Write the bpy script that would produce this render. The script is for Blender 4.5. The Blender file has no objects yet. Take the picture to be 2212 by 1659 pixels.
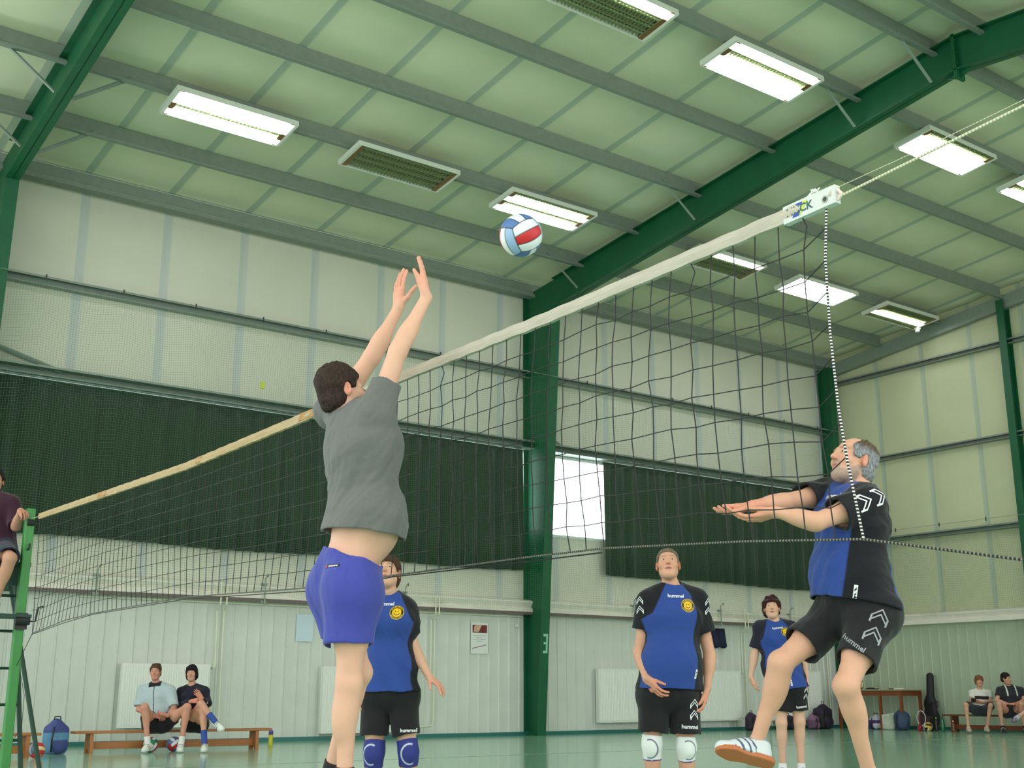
import bpy, bmesh, math, random
import numpy as np
from mathutils import Vector, Matrix, Euler
from mathutils.bvhtree import BVHTree
random.seed(7); np.random.seed(7)
PI = math.pi
S = bpy.context.scene
COL = S.collection

# ---------------------------------------------------------------- camera, world, exposure
cam_d = bpy.data.cameras.new('camera'); cam = bpy.data.objects.new('camera', cam_d); COL.objects.link(cam)
cam_d.sensor_width = 36.0; cam_d.lens = 2576.3 / 2212 * 36.0
cam_d.clip_start = 0.05; cam_d.clip_end = 300
YAW, PITCH, ROLL = 0.636284, 0.253694, 0.0006965
cam.location = (0, 0, 0.82)
_f = Vector((math.sin(YAW)*math.cos(PITCH), math.cos(YAW)*math.cos(PITCH), math.sin(PITCH)))
_r = Vector((math.cos(YAW), -math.sin(YAW), 0)); _u = _r.cross(_f)
_r2 = _r*math.cos(ROLL) + _u*math.sin(ROLL); _u2 = _u*math.cos(ROLL) - _r*math.sin(ROLL)
cam.matrix_world = Matrix(((_r2.x,_u2.x,-_f.x,0),(_r2.y,_u2.y,-_f.y,0),(_r2.z,_u2.z,-_f.z,0.82),(0,0,0,1)))
S.camera = cam
w = bpy.data.worlds.new('world'); S.world = w; w.use_nodes = True
w.node_tree.nodes['Background'].inputs[0].default_value = (0.95, 1.0, 0.94, 1)
w.node_tree.nodes['Background'].inputs[1].default_value = 1.15
S.view_settings.view_transform = 'Standard'; S.view_settings.look = 'None'
S.view_settings.gamma = 1; S.view_settings.use_curve_mapping = False
S.view_settings.exposure = 0.95
S.cycles.max_bounces = 8; S.cycles.diffuse_bounces = 5

# ---------------------------------------------------------------- helpers
def lin(v): return v/12.92 if v <= 0.04045 else ((v+0.055)/1.055)**2.4
def rgb(r, g=None, b=None):
    if g is None: r, g, b = r
    return (lin(r/255), lin(g/255), lin(b/255), 1)
def mat(name, col, rough=0.6, metal=0.0, noise=0.0, nscale=20, bump=0.0, bscale=60, spec=0.5, emis=None, estr=0, attr=False, sheen=0, trans=0, stretch=None):
    m = bpy.data.materials.new(name); m.use_nodes = True
    nt = m.node_tree; N = nt.nodes; L = nt.links; b = N['Principled BSDF']
    b.inputs['Roughness'].default_value = rough; b.inputs['Metallic'].default_value = metal
    b.inputs['Specular IOR Level'].default_value = spec
    if sheen: b.inputs['Sheen Weight'].default_value = sheen
    if trans: b.inputs['Transmission Weight'].default_value = trans
    c = rgb(col)
    src = None
    tc = N.new('ShaderNodeTexCoord')
    vec = tc.outputs['Object']
    if stretch:
        mp = N.new('ShaderNodeMapping'); L.new(vec, mp.inputs[0]); mp.inputs['Scale'].default_value = stretch; vec = mp.outputs[0]
    if attr:
        a = N.new('ShaderNodeAttribute'); a.attribute_name = 'Col'; src = a.outputs['Color']
    if noise > 0:
        n = N.new('ShaderNodeTexNoise'); n.inputs['Scale'].default_value = nscale; n.inputs['Detail'].default_value = 5
        L.new(vec, n.inputs['Vector'])
        mx = N.new('ShaderNodeMix'); mx.data_type = 'RGBA'; mx.blend_type = 'MULTIPLY'
        mx.inputs[0].default_value = 1.0
        mr = N.new('ShaderNodeMapRange'); mr.inputs[1].default_value = 0.3; mr.inputs[2].default_value = 0.7
        mr.inputs[3].default_value = 1-noise; mr.inputs[4].default_value = 1+noise*0.6
        L.new(n.outputs['Fac'], mr.inputs[0])
        if src: L.new(src, mx.inputs[6])
        else: mx.inputs[6].default_value = c
        L.new(mr.outputs[0], mx.inputs[7]); src = mx.outputs[2]
    if src: L.new(src, b.inputs['Base Color'])
    else: b.inputs['Base Color'].default_value = c
    if bump > 0:
        n = N.new('ShaderNodeTexNoise'); n.inputs['Scale'].default_value = bscale; n.inputs['Detail'].default_value = 4
        L.new(vec, n.inputs['Vector'])
        bp = N.new('ShaderNodeBump'); bp.inputs['Strength'].default_value = bump; bp.inputs['Distance'].default_value = 0.01
        L.new(n.outputs['Fac'], bp.inputs['Height']); L.new(bp.outputs[0], b.inputs['Normal'])
    if emis:
        b.inputs['Emission Color'].default_value = rgb(emis); b.inputs['Emission Strength'].default_value = estr
    return m
def node(m, t): return m.node_tree.nodes.new(t)

class MB:
    """collects shapes and links them as one mesh object"""
    def __init__(s): s.v = []; s.f = []; s.n = 0
    def add(s, vs, fs):
        b = s.n; s.v += [tuple(v) for v in vs]; s.f += [tuple(i+b for i in f) for f in fs]; s.n += len(vs); return s
    def box(s, a, b, M=None):
        vs = [Vector((x,y,z)) for x in (a[0],b[0]) for y in (a[1],b[1]) for z in (a[2],b[2])]
        if M: vs = [M @ v for v in vs]
        return s.add(vs, [(0,1,3,2),(4,6,7,5),(0,4,5,1),(2,3,7,6),(0,2,6,4),(1,5,7,3)])
    def tube(s, pts, r, n=8, cap=True):
        pts = [Vector(p) for p in pts]; rs = r if isinstance(r, (list,tuple)) else [r]*len(pts)
        vs = []; prev = None
        for i, p in enumerate(pts):
            t = (pts[min(i+1,len(pts)-1)] - pts[max(i-1,0)]).normalized()
            if prev is None:
                a = Vector((0,0,1)) if abs(t.z) < .9 else Vector((1,0,0)); x = t.cross(a).normalized()
            else:
                x = (prev - t*prev.dot(t)).normalized()
            prev = x; y = t.cross(x)
            for k in range(n):
                an = 2*PI*k/n; vs.append(p + (x*math.cos(an) + y*math.sin(an))*rs[i])
        fs = []
        for i in range(len(pts)-1):
            for k in range(n):
                a = i*n+k; b = i*n+(k+1)%n; fs.append((a,b,b+n,a+n))
        if cap:
            fs.append(tuple(range(n-1,-1,-1))); fs.append(tuple((len(pts)-1)*n+k for k in range(n)))
        return s.add(vs, fs)
    def prism(s, poly, axis, a, b):
        """extrude a 2D polygon along axis ('x','y','z')"""
        n = len(poly); vs = []
        for t in (a, b):
            for p in poly:
                vs.append({'x':(t,p[0],p[1]),'y':(p[0],t,p[1]),'z':(p[0],p[1],t)}[axis])
        fs = [tuple(range(n)), tuple(range(2*n-1,n-1,-1))] + [(i,(i+1)%n,n+(i+1)%n,n+i) for i in range(n)]
        return s.add(vs, fs)
    def lathe(s, prof, c=(0,0,0), n=20, M=None):
        vs = []; fs = []
        for r, z in prof:
            for k in range(n):
                v = Vector((r*math.cos(2*PI*k/n), r*math.sin(2*PI*k/n), z)) + Vector(c)
                vs.append(M @ v if M else v)
        for i in range(len(prof)-1):
            for k in range(n):
                a = i*n+k; b = i*n+(k+1)%n; fs.append((a,b,b+n,a+n))
        fs.append(tuple(range(n-1,-1,-1))); fs.append(tuple((len(prof)-1)*n+k for k in range(n)))
        return s.add(vs, fs)
    def sphere(s, c, r, nu=20, nv=12, sc=(1,1,1), M=None):
        prof = [(math.sin(PI*i/nv), -math.cos(PI*i/nv)) for i in range(nv+1)]
        vs = []; fs = []
        for a, z in prof:
            for k in range(nu):
                v = Vector((a*math.cos(2*PI*k/nu)*r*sc[0], a*math.sin(2*PI*k/nu)*r*sc[1], z*r*sc[2]))
                if M: v = M @ v
                vs.append(v + Vector(c))
        for i in range(nv):
            for k in range(nu):
                x = i*nu+k; y = i*nu+(k+1)%nu; fs.append((x,y,y+nu,x+nu))
        return s.add(vs, fs)
    def build(s, name, m, parent=None, smooth=False, bevel=0, loc=None):
        me = bpy.data.meshes.new(name); me.from_pydata(s.v, [], s.f); me.validate(); 
        bm = bmesh.new(); bm.from_mesh(me); bmesh.ops.remove_doubles(bm, verts=bm.verts, dist=1e-5)
        bmesh.ops.recalc_face_normals(bm, faces=bm.faces); bm.to_mesh(me); bm.free()
        if m: me.materials.append(m)
        if smooth: me.polygons.foreach_set('use_smooth', [True]*len(me.polygons))
        o = bpy.data.objects.new(name, me); COL.objects.link(o)
        if parent: o.parent = parent; o.matrix_parent_inverse = Matrix.Identity(4); o.location = -Vector(parent.get('_base', (0,0,0)))
        if bevel:
            md = o.modifiers.new('bevel', 'BEVEL'); md.width = bevel; md.segments = 2; md.limit_method = 'ANGLE'
        return o
def tag(o, label=None, cat=None, group=None, kind=None):
    if label: o['label'] = label
    if cat: o['category'] = cat
    if group: o['group'] = group
    if kind: o['kind'] = kind
    return o
def thing(name, base, label, cat, group=None, rz=0):
    """an Empty at the thing's base; its parts are given in world coordinates and parented"""
    o = bpy.data.objects.new(name, None); COL.objects.link(o); o.location = base; o.rotation_euler = (0,0,rz)
    o.empty_display_size = .1; o['_base'] = tuple(base) if rz == 0 else (0,0,0)
    return tag(o, label, cat, group)
def struct(mb, name, m, **k):
    o = mb.build(name, m, **k); o['kind'] = 'structure'; return o
def copy_thing(o, loc, rz=None, label=None, name=None):
    c = o.copy(); COL.objects.link(c); c.location = loc
    if rz is not None: c.rotation_euler = (0,0,rz)
    if label: c['label'] = label
    for ch in o.children:
        d = ch.copy(); COL.objects.link(d); d.parent = c
        for g in ch.children:
            e = g.copy(); COL.objects.link(e); e.parent = d
    return c
# ---------------------------------------------------------------- materials of the hall
XF = [4.05, 15.15, 25.12]               # portal frames
YW, XG = 20.0, 25.3                     # long wall, gable wall
SL, Z20 = 0.111, 9.52                   # roof slope and roof sheet height at the long wall
RIDGE = 9.1
def zroof(y): return Z20 + SL*((YW-y) if y > RIDGE else (y-(2*RIDGE-YW)))
def ztop(y): return zroof(y) - 0.2      # top of the rafters
M_green = mat('green_steel_paint', (7,88,54), .5, noise=.12, nscale=3)
M_galv = mat('galvanised_steel', (146,158,148), .5, metal=.35, noise=.07, nscale=9)
M_galv_d = mat('dull_galvanised_steel', (138,148,138), .6, metal=.2, noise=.07, nscale=9)
M_white = mat('white_enamel', (226,229,222), .45)
M_cream = mat('cream_paint', (232,226,214), .5, noise=.05, nscale=5)
M_lowwall = mat('light_grey_cladding', (214,218,210), .5, noise=.05, nscale=2, spec=.3)
def quilt(name, col, seam, axis, x0, per, wid, rough=.75):
    m = mat(name, col, rough); N = m.node_tree.nodes; L = m.node_tree.links; b = N['Principled BSDF']
    tc = N.new('ShaderNodeTexCoord'); sp = N.new('ShaderNodeSeparateXYZ'); L.new(tc.outputs['Object'], sp.inputs[0])
    a = N.new('ShaderNodeMath'); a.operation = 'ADD'; a.inputs[1].default_value = -x0+wid/2+per*20; L.new(sp.outputs[axis], a.inputs[0])
    d = N.new('ShaderNodeMath'); d.operation = 'MODULO'; d.inputs[1].default_value = per; L.new(a.outputs[0], d.inputs[0])
    mr = N.new('ShaderNodeMapRange'); mr.inputs[1].default_value = wid*.85; mr.inputs[2].default_value = wid*1.15; L.new(d.outputs[0], mr.inputs[0])
    n = N.new('ShaderNodeTexNoise'); n.inputs['Scale'].default_value = .9; n.inputs['Detail'].default_value = 3; L.new(tc.outputs['Object'], n.inputs['Vector'])
    c1 = N.new('ShaderNodeMix'); c1.data_type = 'RGBA'; c1.inputs[6].default_value = rgb(col); c1.inputs[7].default_value = rgb([v*.93 for v in col])
    L.new(n.outputs['Fac'], c1.inputs[0])
    mx = N.new('ShaderNodeMix'); mx.data_type = 'RGBA'; mx.inputs[6].default_value = rgb(seam)
    L.new(mr.outputs[0], mx.inputs[0]); L.new(c1.outputs[2], mx.inputs[7]); L.new(mx.outputs[2], b.inputs['Base Color'])
    return m
M_ceil = quilt('ceiling_lining', (226,226,196), (178,188,172), 0, 5.44, 1.488, .13)
M_wall = quilt('wall_lining', (224,223,206), (198,202,198), 0, 5.52, 1.488, .16)
M_gable = quilt('gable_lining', (205,208,172), (176,186,168), 1, 18.38, 1.37, .13)

# ---------------------------------------------------------------- floor
m = mat('sports_floor', (142,184,158), .14, noise=.05, nscale=.7, spec=.55)
floor = struct(MB().box((-9,-12,-.15), (XG+.3,YW+.3,0)), 'floor', m)
M_line = mat('floor_line_paint', (205,222,205), .3)
def line(a, b, wd=.05):
    a = Vector(a); b = Vector(b); t = (b-a).normalized(); n = Vector((-t.y,t.x))*wd/2; z = .002
    return MB().add([(a.x-n.x,a.y-n.y,z),(a.x+n.x,a.y+n.y,z),(b.x+n.x,b.y+n.y,z),(b.x-n.x,b.y-n.y,z)], [(0,1,2,3)])
for i, (a, b) in enumerate([((-6,13.75),(24,13.75)), ((17.9,3.0),(17.9,13.75)), ((-6,2.2),(12,2.2))]):
    tag(line(a, b).build('court_line', M_line), ['white court line running along the floor before the long wall','white court line on the floor towards the gable end','white side line on the floor beside the near net end'][i], 'floor line')

# ---------------------------------------------------------------- quilted ceiling and wall linings
def quilt_grid(us, vs, fn, depth, n=6):
    """grid with soft pillows between the lines us x vs; fn(u,v,bulge)->xyz"""
    U = []; V = []
    for A, L_ in ((us,U),(vs,V)):
        for i in range(len(A)-1):
            for k in range(n): L_.append((A[i]+(A[i+1]-A[i])*k/n, k/n))
        L_.append((A[-1], 0))
    pts = [fn(u, v, depth*(math.sin(PI*a)**.7)*(math.sin(PI*b)**.7)) for u, a in U for v, b in V]
    nv = len(V); fs = [(i*nv+j,(i+1)*nv+j,(i+1)*nv+j+1,i*nv+j+1) for i in range(len(U)-1) for j in range(nv-1)]
    return MB().add(pts, fs)
PURL = [19.72, 18.05, 16.35, 14.62, 12.8, 10.95, 9.5]
PALL = PURL + [2*RIDGE-y for y in reversed(PURL)]
seamx = [5.44+1.488*k for k in range(-6, 14)]
seamx = [x for x in seamx if x < XG] + [XG]
ys = [YW] + PALL[:len(PURL)] + [RIDGE] + PALL[len(PURL):] + [2*RIDGE-YW]
struct(quilt_grid(seamx, ys, lambda u,v,b: (u, v, zroof(v)-b), .06), 'ceiling', M_ceil, smooth=True)
wallx = [5.52+1.488*k for k in range(-6, 14)]; wallx = [x for x in wallx if x < XG] + [XG]
# wall lining, with a window strip left open from z 4.05 to 5.83
b = quilt_grid(wallx, [5.83, 7.5, 9.5], lambda u,v,b: (u, YW-b, v), .035)
b2 = quilt_grid(wallx, [2.5, 4.05], lambda u,v,b: (u, YW-b, v), .035)
b.add(b2.v, b2.f)
b.box((-3.5,YW+.02,5.83),(XG+.2,YW+.2,9.7)); b.box((-3.5,YW+.02,0),(XG+.2,YW+.2,4.05))
struct(b, 'wall_back', M_wall, smooth=False)
def ribs(a0, a1, z0, z1, fn, per=.25):
    poly = []; t = a0
    while t < a1:
        for dt, d in ((0,0),(.165,0),(.178,.018),(.205,.018),(.218,0)): poly.append((t+dt, d))
        t += per
    vs = []; 
    for u, d in poly: vs += [fn(u,d,z0), fn(u,d,z1)]
    return MB().add(vs, [(2*i,2*i+2,2*i+3,2*i+1) for i in range(len(poly)-1)])
struct(ribs(-3.5, XG, .03, 2.42, lambda u,d,z: (u, YW-.03-d, z)), 'wall_back_lower', M_lowwall)
gy = [18.38-1.37*k for k in range(-1, 16)]; gy = [YW] + [y for y in gy if y < YW-.4]
b = quilt_grid(gy, [2.5,4.55,6.6,8.79,9.6,10.9], lambda u,v,b: (XG-b, u, v), .05)
b.box((XG+.02,-3,0),(XG+.2,YW,11))
struct(b, 'wall_right', M_gable)
struct(ribs(-3, YW, .03, 2.42, lambda u,d,z: (XG-.03-d, u, z)), 'wall_right_lower', mat('grey_green_cladding', (178,192,168), .5, noise=.05, nscale=2, spec=.3))
M_base = mat('blue_green_skirting', (40,110,104), .4)
struct(MB().box((-3.5,YW-.1,0),(XG,YW-.03,.07)), 'baseboard_back', M_base)
struct(MB().box((XG-.1,-3,0),(XG-.03,YW-.1,.07)), 'baseboard_right', M_base)

# windows behind the curtains: a strip of bright panes
M_glass = mat('window_pane', (245,250,255), .3, emis=(240,248,255), estr=2.6)
M_frame = mat('window_frame', (226,232,228), .4)
for i, (x0, x1) in enumerate([(-3.4,4.0),(4.1,9.5),(9.6,15.0),(15.3,20.2),(20.3,25.0)]):
    b = MB(); z0, z1 = 4.05, 5.83
    b.box((x0,YW-.02,z0),(x1,YW+.06,z0+.06)); b.box((x0,YW-.02,z1-.06),(x1,YW+.06,z1))
    b.box((x0,YW-.02,z0+.06),(x0+.06,YW+.06,z1-.06)); b.box((x1-.06,YW-.02,z0+.06),(x1,YW+.06,z1-.06))
    o = struct(b, 'window_%d' % (i+1), M_frame)
    MB().box((x0+.06,YW+.1,z0+.06),(x1-.06,YW+.11,z1-.06)).build('pane', M_glass, o)

# dark green curtains hung before the window strip
M_curt = mat('dark_green_curtain', (38,56,36), .85, noise=.22, nscale=1.6, stretch=(4,4,.35), trans=0, sheen=.2)
def curtain(x0, x1, z0, z1, y, label, zl=None):
    n = int((x1-x0)/.035); vs = []; fs = []; K = 5
    ph = random.random()*6
    for i in range(n+1):
        x = x0+(x1-x0)*i/n
        for k in range(K):
            t = k/(K-1); z = z1+(z0-z1)*t
            a = .025+.03*t
            d = a*math.sin(x*14.5+ph+.6*math.sin(x*2.1)) + .5*a*math.sin(x*31+2*math.sin(x*3.3))
            vs.append((x + .03*t*math.sin(x*9), y+d, z + (.02*math.sin(x*1.3) if k==K-1 else 0)))
    for i in range(n):
        for k in range(K-1): a = i*K+k; fs.append((a,a+1,a+K+1,a+K))
    th = thing('curtain', ((x0+x1)/2, y, z0), label, 'curtain', 'dark green window curtains')
    o = MB().add(vs, fs).build('cloth', M_curt, th, smooth=True)
    md = o.modifiers.new('solid', 'SOLIDIFY'); md.thickness = .006
    MB().box((x0,y-.02,z1),(x1,y+.02,z1+.05)).build('heading_tape', M_curt, th)
    MB().tube([(x0-.1,y+.01,z1+.08),(x1+.1,y+.01,z1+.08)], .015, 6).build('rail', M_galv, th)
curtain(4.2, 14.93, 3.27, 5.76, YW-.16, 'long dark green curtain left of the green column and bright window gap')
curtain(17.16, 25.0, 3.32, 5.76, YW-.16, 'dark green curtain right of the bright window gap, towards the corner')

# horizontal rails on the long wall and the gable
def channel_x(x0, x1, y, z, h, d, t=.012):       # C-channel with lips, running along x, open side down-front
    b = MB(); b.box((x0,y-d,z+h-t),(x1,y,z+h)); b.box((x0,y-t,z),(x1,y,z+h-t)); b.box((x0,y-d,z),(x1,y-t,z+t)); b.box((x0,y-d,z+h-.035),(x1,y-d+t,z+h-t)); return b
def channel_y(y0, y1, x, z, h, d, t=.012):
    b = MB(); b.box((x-d,y0,z+h-t),(x,y1,z+h)); b.box((x-t,y0,z),(x,y1,z+h-t)); b.box((x-d,y0,z),(x-t,y1,z+t)); b.box((x-d,y0,z+h-.035),(x-d+t,y1,z+h-t)); return b
WR = 'galvanised wall rails'
tag(channel_x(-3.4, XG-.3, YW-.02, 7.42, .16, .16).build('wall_rail', M_galv), 'grey galvanised rail high on the long wall, below the eaves', 'rail', WR)
tag(channel_x(-3.4, XG-.3, YW-.02, 5.84, .17, .3).build('wall_rail', M_galv), 'pale galvanised rail on the long wall just above the curtains', 'rail', WR)
for z, t in ((8.72,'uppermost grey rail on the gable wall, under the roof'), (6.52,'grey rail across the middle of the gable wall'), (4.47,'lower grey rail on the gable wall above the pipe beam')):
    tag(channel_y(-2.5, YW-.4, XG-.02, z, .12, .16).build('wall_rail', M_galv_d), t, 'rail', WR)
# the cream beam over the lower cladding
def beam_profile(): return [(0,2.40),(.02,2.40),(.2,2.42),(.2,2.50),(.15,2.53),(.17,2.56),(.2,2.62),(.2,2.66),(0,2.70)]
b = MB().prism([(YW-.03-a, z) for a, z in beam_profile()], 'x', -3.4, XG-.05)
tag(b.build('wall_beam', M_cream), 'cream horizontal beam along the long wall above the ribbed cladding', 'beam', 'cream wall beams')
tag(MB().prism([(XG-.03-a, z) for a, z in beam_profile()], 'y', -2.6, YW-.25).build('wall_beam', M_cream), 'cream horizontal beam along the gable wall above the ribbed cladding', 'beam', 'cream wall beams')
for i, x in enumerate([6.2, 9.15, 12.05, 17.9, 20.6, 23.0]):
    b = MB().tube([(x,YW-.28,2.32),(x,YW-.28,2.78),(x+.03,YW-.33,2.85),(x,YW-.38,2.80)], .012, 6)
    b.box((x-.05,YW-.26,2.36),(x+.05,YW-.2,2.40)); b.box((x-.05,YW-.26,2.66),(x+.05,YW-.2,2.70))
    if i == 0: mat('dark_steel', (70,72,70), .5, metal=.5)
    tag(b.build('net_hook', M_galv), 'steel net hook on the cream beam of the long wall, ' + ['above the seated man','by the pale blue notice','right of the jersey woman','above the long radiator','by the navy garment','nearest the gable corner'][i], 'hook', 'net hooks along the cream beam')

M_drk = mat('brown_grey_pipe_shade', (112,100,96), .6)  # grey pipe under the beam, its dark colour also paints the beam's shadow line
tag(MB().box((-3.4,YW-.235,2.375),(XG-.05,YW-.20,2.435)).build('pipe_and_shade_strip', M_drk), 'brown-grey pipe strip fixed along the lower edge of the cream beam', 'pipe')
# ---------------------------------------------------------------- portal frames
def frame(xc, label):
    th = thing('portal_frame', (xc, YW-.3, 0), label, 'steel frame', 'green steel portal frames')
    y0 = YW-.05; w2 = .11; t = .02
    def d(z): return .42 + .6*min(z/8.9,1)
    zt = ztop(y0)
    zk = ztop(YW-1.0)-.66
    b = MB()
    b.prism([(y0,0),(y0-d(0),0),(y0-d(zk),zk),(y0-d(zk),ztop(y0-d(zk))),(y0,zt)], 'x', xc-.01, xc+.01)       # web
    b.box((xc-w2,y0-t,0),(xc+w2,y0,zt))                                                            # outer flange
    b.add([(xc+s*w2, y0-d(z)-o, z) for z in (0,zk+.05) for s in (-1,1) for o in (0,t)], [(0,1,5,4),(2,6,7,3),(0,4,6,2),(1,3,7,5),(0,2,3,1),(4,5,7,6)])
    b.box((xc-w2,y0-d(0)-.03,0),(xc+w2,y0,.03))
    c = b.build('column', M_green, th)
    # rafters: web plus flanges
    def raft(sgn):
        b = MB()
        m_ = lambda y: y if sgn > 0 else 2*RIDGE-y
        ya, yb = y0-d(zk), RIDGE
        top = lambda y: ztop(y); dep = lambda y: .58 + .1*max(0,(y-14)/5)
        P = [(ya,top(ya)),(yb,top(yb)),(yb,top(yb)-dep(yb)),(ya,zk)]
        P = [(m_(y), z) for y, z in P]
        b.prism(P, 'x', xc-.01, xc+.01)
        for (p, q, s) in ((P[0],P[1],-1),(P[3],P[2],1)):
            b.prism([p, q, (q[0],q[1]+s*t), (p[0],p[1]+s*t)], 'x', xc-w2, xc+w2)
        return b.build('rafter', M_green, th)
    raft(1); raft(-1)
    # apex plates
    zb = ztop(RIDGE)-.58
    b = MB().box((xc-w2,RIDGE-.025,zb-.13),(xc+w2,RIDGE-.002,ztop(RIDGE)+.02)).box((xc-w2,RIDGE+.002,zb-.13),(xc+w2,RIDGE+.025,ztop(RIDGE)+.02))
    for s in (-1, 1): b.prism([(RIDGE+s*.025,zb-.12),(RIDGE+s*.25,zb-.02),(RIDGE+s*.025,zb-.005)], 'x', xc-.008, xc+.008)
    for zz in (.1,.3,.5):
        for s in (-1,1): b.tube([(xc+s*.07,RIDGE-.045,zb+zz),(xc+s*.07,RIDGE+.045,zb+zz)], .014, 6)
    b.build('apex_plate', M_green, th)
    # far-side column on the near wall line (behind the camera)
    b = MB().box((xc-w2,2*RIDGE-y0,0),(xc+w2,2*RIDGE-y0+.5,zt)); b.build('column', M_green, th)
    return th
frame(XF[0], 'green steel portal frame at the left edge of the hall view')
f2 = frame(XF[1], 'middle green steel portal frame with tapering column by the bright window gap')
# gable end: corner column, gable post, sloped edge channel
b = MB().box((XG-.32,YW-.42,0),(XG-.3,YW-.05,9.2)).box((XG-.42,YW-.44,0),(XG-.2,YW-.42,9.2)).box((XG-.42,YW-.07,0),(XG-.2,YW-.05,9.2))
tag(b.build('steel_column', M_green), 'dark green steel corner column where long wall meets gable', 'column')
def gpost(y, label):
    z = zroof(y)-.35; b = MB()
    b.box((XG-.3,y-.09,0),(XG-.28,y+.09,z)).box((XG-.28,y-.01,0),(XG-.06,y+.01,z)).box((XG-.06,y-.09,0),(XG-.04,y+.09,z))
    tag(b.build('steel_column', M_green), label, 'column', 'gable posts')
gpost(14.62, 'dark green steel post on the gable wall near the right picture edge')
b = MB()
for s in (1,-1):
    P = [(YW-.1,zroof(YW)-.55),(RIDGE,zroof(RIDGE)-.55),(RIDGE,zroof(RIDGE)-.22),(YW-.1,zroof(YW)-.22)]
    P = [(y if s > 0 else 2*RIDGE-y, z) for y, z in P]
    b.prism(P, 'x', XG-.2, XG-.185); 
    for k in (0,3):
        q = P[k]; q2 = P[1 if k == 0 else 2]; e = .015 if k == 0 else -.015
        b.prism([q,q2,(q2[0],q2[1]+e),(q[0],q[1]+e)], 'x', XG-.185 , XG-.06)
tag(b.build('edge_beam', M_galv), 'grey channel beam sloping up under the roof along the gable', 'beam')
# eave beam
b = MB(); z = zroof(YW-.25)-.02
b.box((-3.4,YW-.2,z-.3),(XG-.2,YW-.185,z)).box((-3.4,YW-.3,z-.015),(XG-.2,YW-.2,z)).box((-3.4,YW-.3,z-.3),(XG-.2,YW-.2,z-.285)).box((-3.4,YW-.33,z-.3),(XG-.2,YW-.3,z-.235))
tag(b.build('eave_beam', mat('bright_galvanised', (186,192,184), .5, noise=.05, nscale=9)), 'pale galvanised eave beam along the top of the long wall', 'beam')
# purlins
pn = ['first','second','third','fourth','fifth','sixth','seventh']
for i, y in enumerate(PALL):
    z = zroof(y)-.01; h = .30
    b = MB(); x0, x1 = -3.4, XG-.2
    b.box((x0,y-.005,z-h),(x1,y+.005,z)); sg = 1
    b.box((x0,y+.005,z-.012),(x1,y+.08,z)).box((x0,y-.08,z-h),(x1,y-.005,z-h+.012)).box((x0,y-.08,z-h+.012),(x1,y-.072,z-h+.035))
    if i == 0: b.box((x0,y-.08,z-h-.03),(x1,y+.12,z-h))
    lab = 'grey steel roof purlin, %s up from the long-wall eaves' % pn[i] if i < 7 else 'grey steel roof purlin on the far slope, %s from the ridge' % pn[i-7]
    tag(b.build('roof_purlin', M_galv_d), lab, 'purlin', 'roof purlins')
# bracing tube along the roof near the ridge, and the fly braces
side = ['left','right']
for j, xc in enumerate(XF[:2]):
    for i in ([1,3,5,6] if j else [1,2]):
        y = PURL[i]
        for s in (-1, 1):
            if j == 1 and s == 1 : continue
            p = Vector((xc+s*.95, y, zroof(y)-.18)); q = Vector((xc+s*.128, y, ztop(y)-.58))
            b = MB(); dirv = (q-p).normalized(); n = Vector((0,1,0)); u = dirv.cross(n)
            b.add([p+n*a+u*c for a, c in ((-.025,-.003),(.025,-.003),(.025,.003),(-.025,.003))]+[q+n*a+u*c for a, c in ((-.025,-.003),(.025,-.003),(.025,.003),(-.025,.003))],
                  [(0,1,2,3),(7,6,5,4),(0,4,5,1),(1,5,6,2),(2,6,7,3),(3,7,4,0)])
            b.add([p+n*a+u*c for a, c in ((.02,0),(.026,0),(.026,.05),(.02,.05))]+[q+n*a+u*c for a, c in ((.02,0),(.026,0),(.026,.05),(.02,.05))],
                  [(0,1,2,3),(7,6,5,4),(0,4,5,1),(1,5,6,2),(2,6,7,3),(3,7,4,0)])
            fr = 'left-hand' if j == 0 else 'middle'
            tag(b.build('fly_brace', M_galv), 'grey angle brace %s of the %s green frame at the %s purlin from the eaves' % (side[(s+1)//2], fr, pn[i]), 'brace', 'angle braces from purlins to green rafters')
# wall diagonal brace at the left
tag(MB().tube([(3.3,YW-.1,6.55),(5.35,YW-.1,6.0)], .04, 6).build('wall_brace', M_galv), 'grey diagonal brace on the wall above the left end of the curtain', 'brace')
tag(MB().tube([(15.4,YW-.1,6.35),(16.1,YW-.1,6.02)], .025, 6).build('wall_brace', M_galv), 'short grey diagonal brace right of the middle column above the window gap', 'brace')

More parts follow.
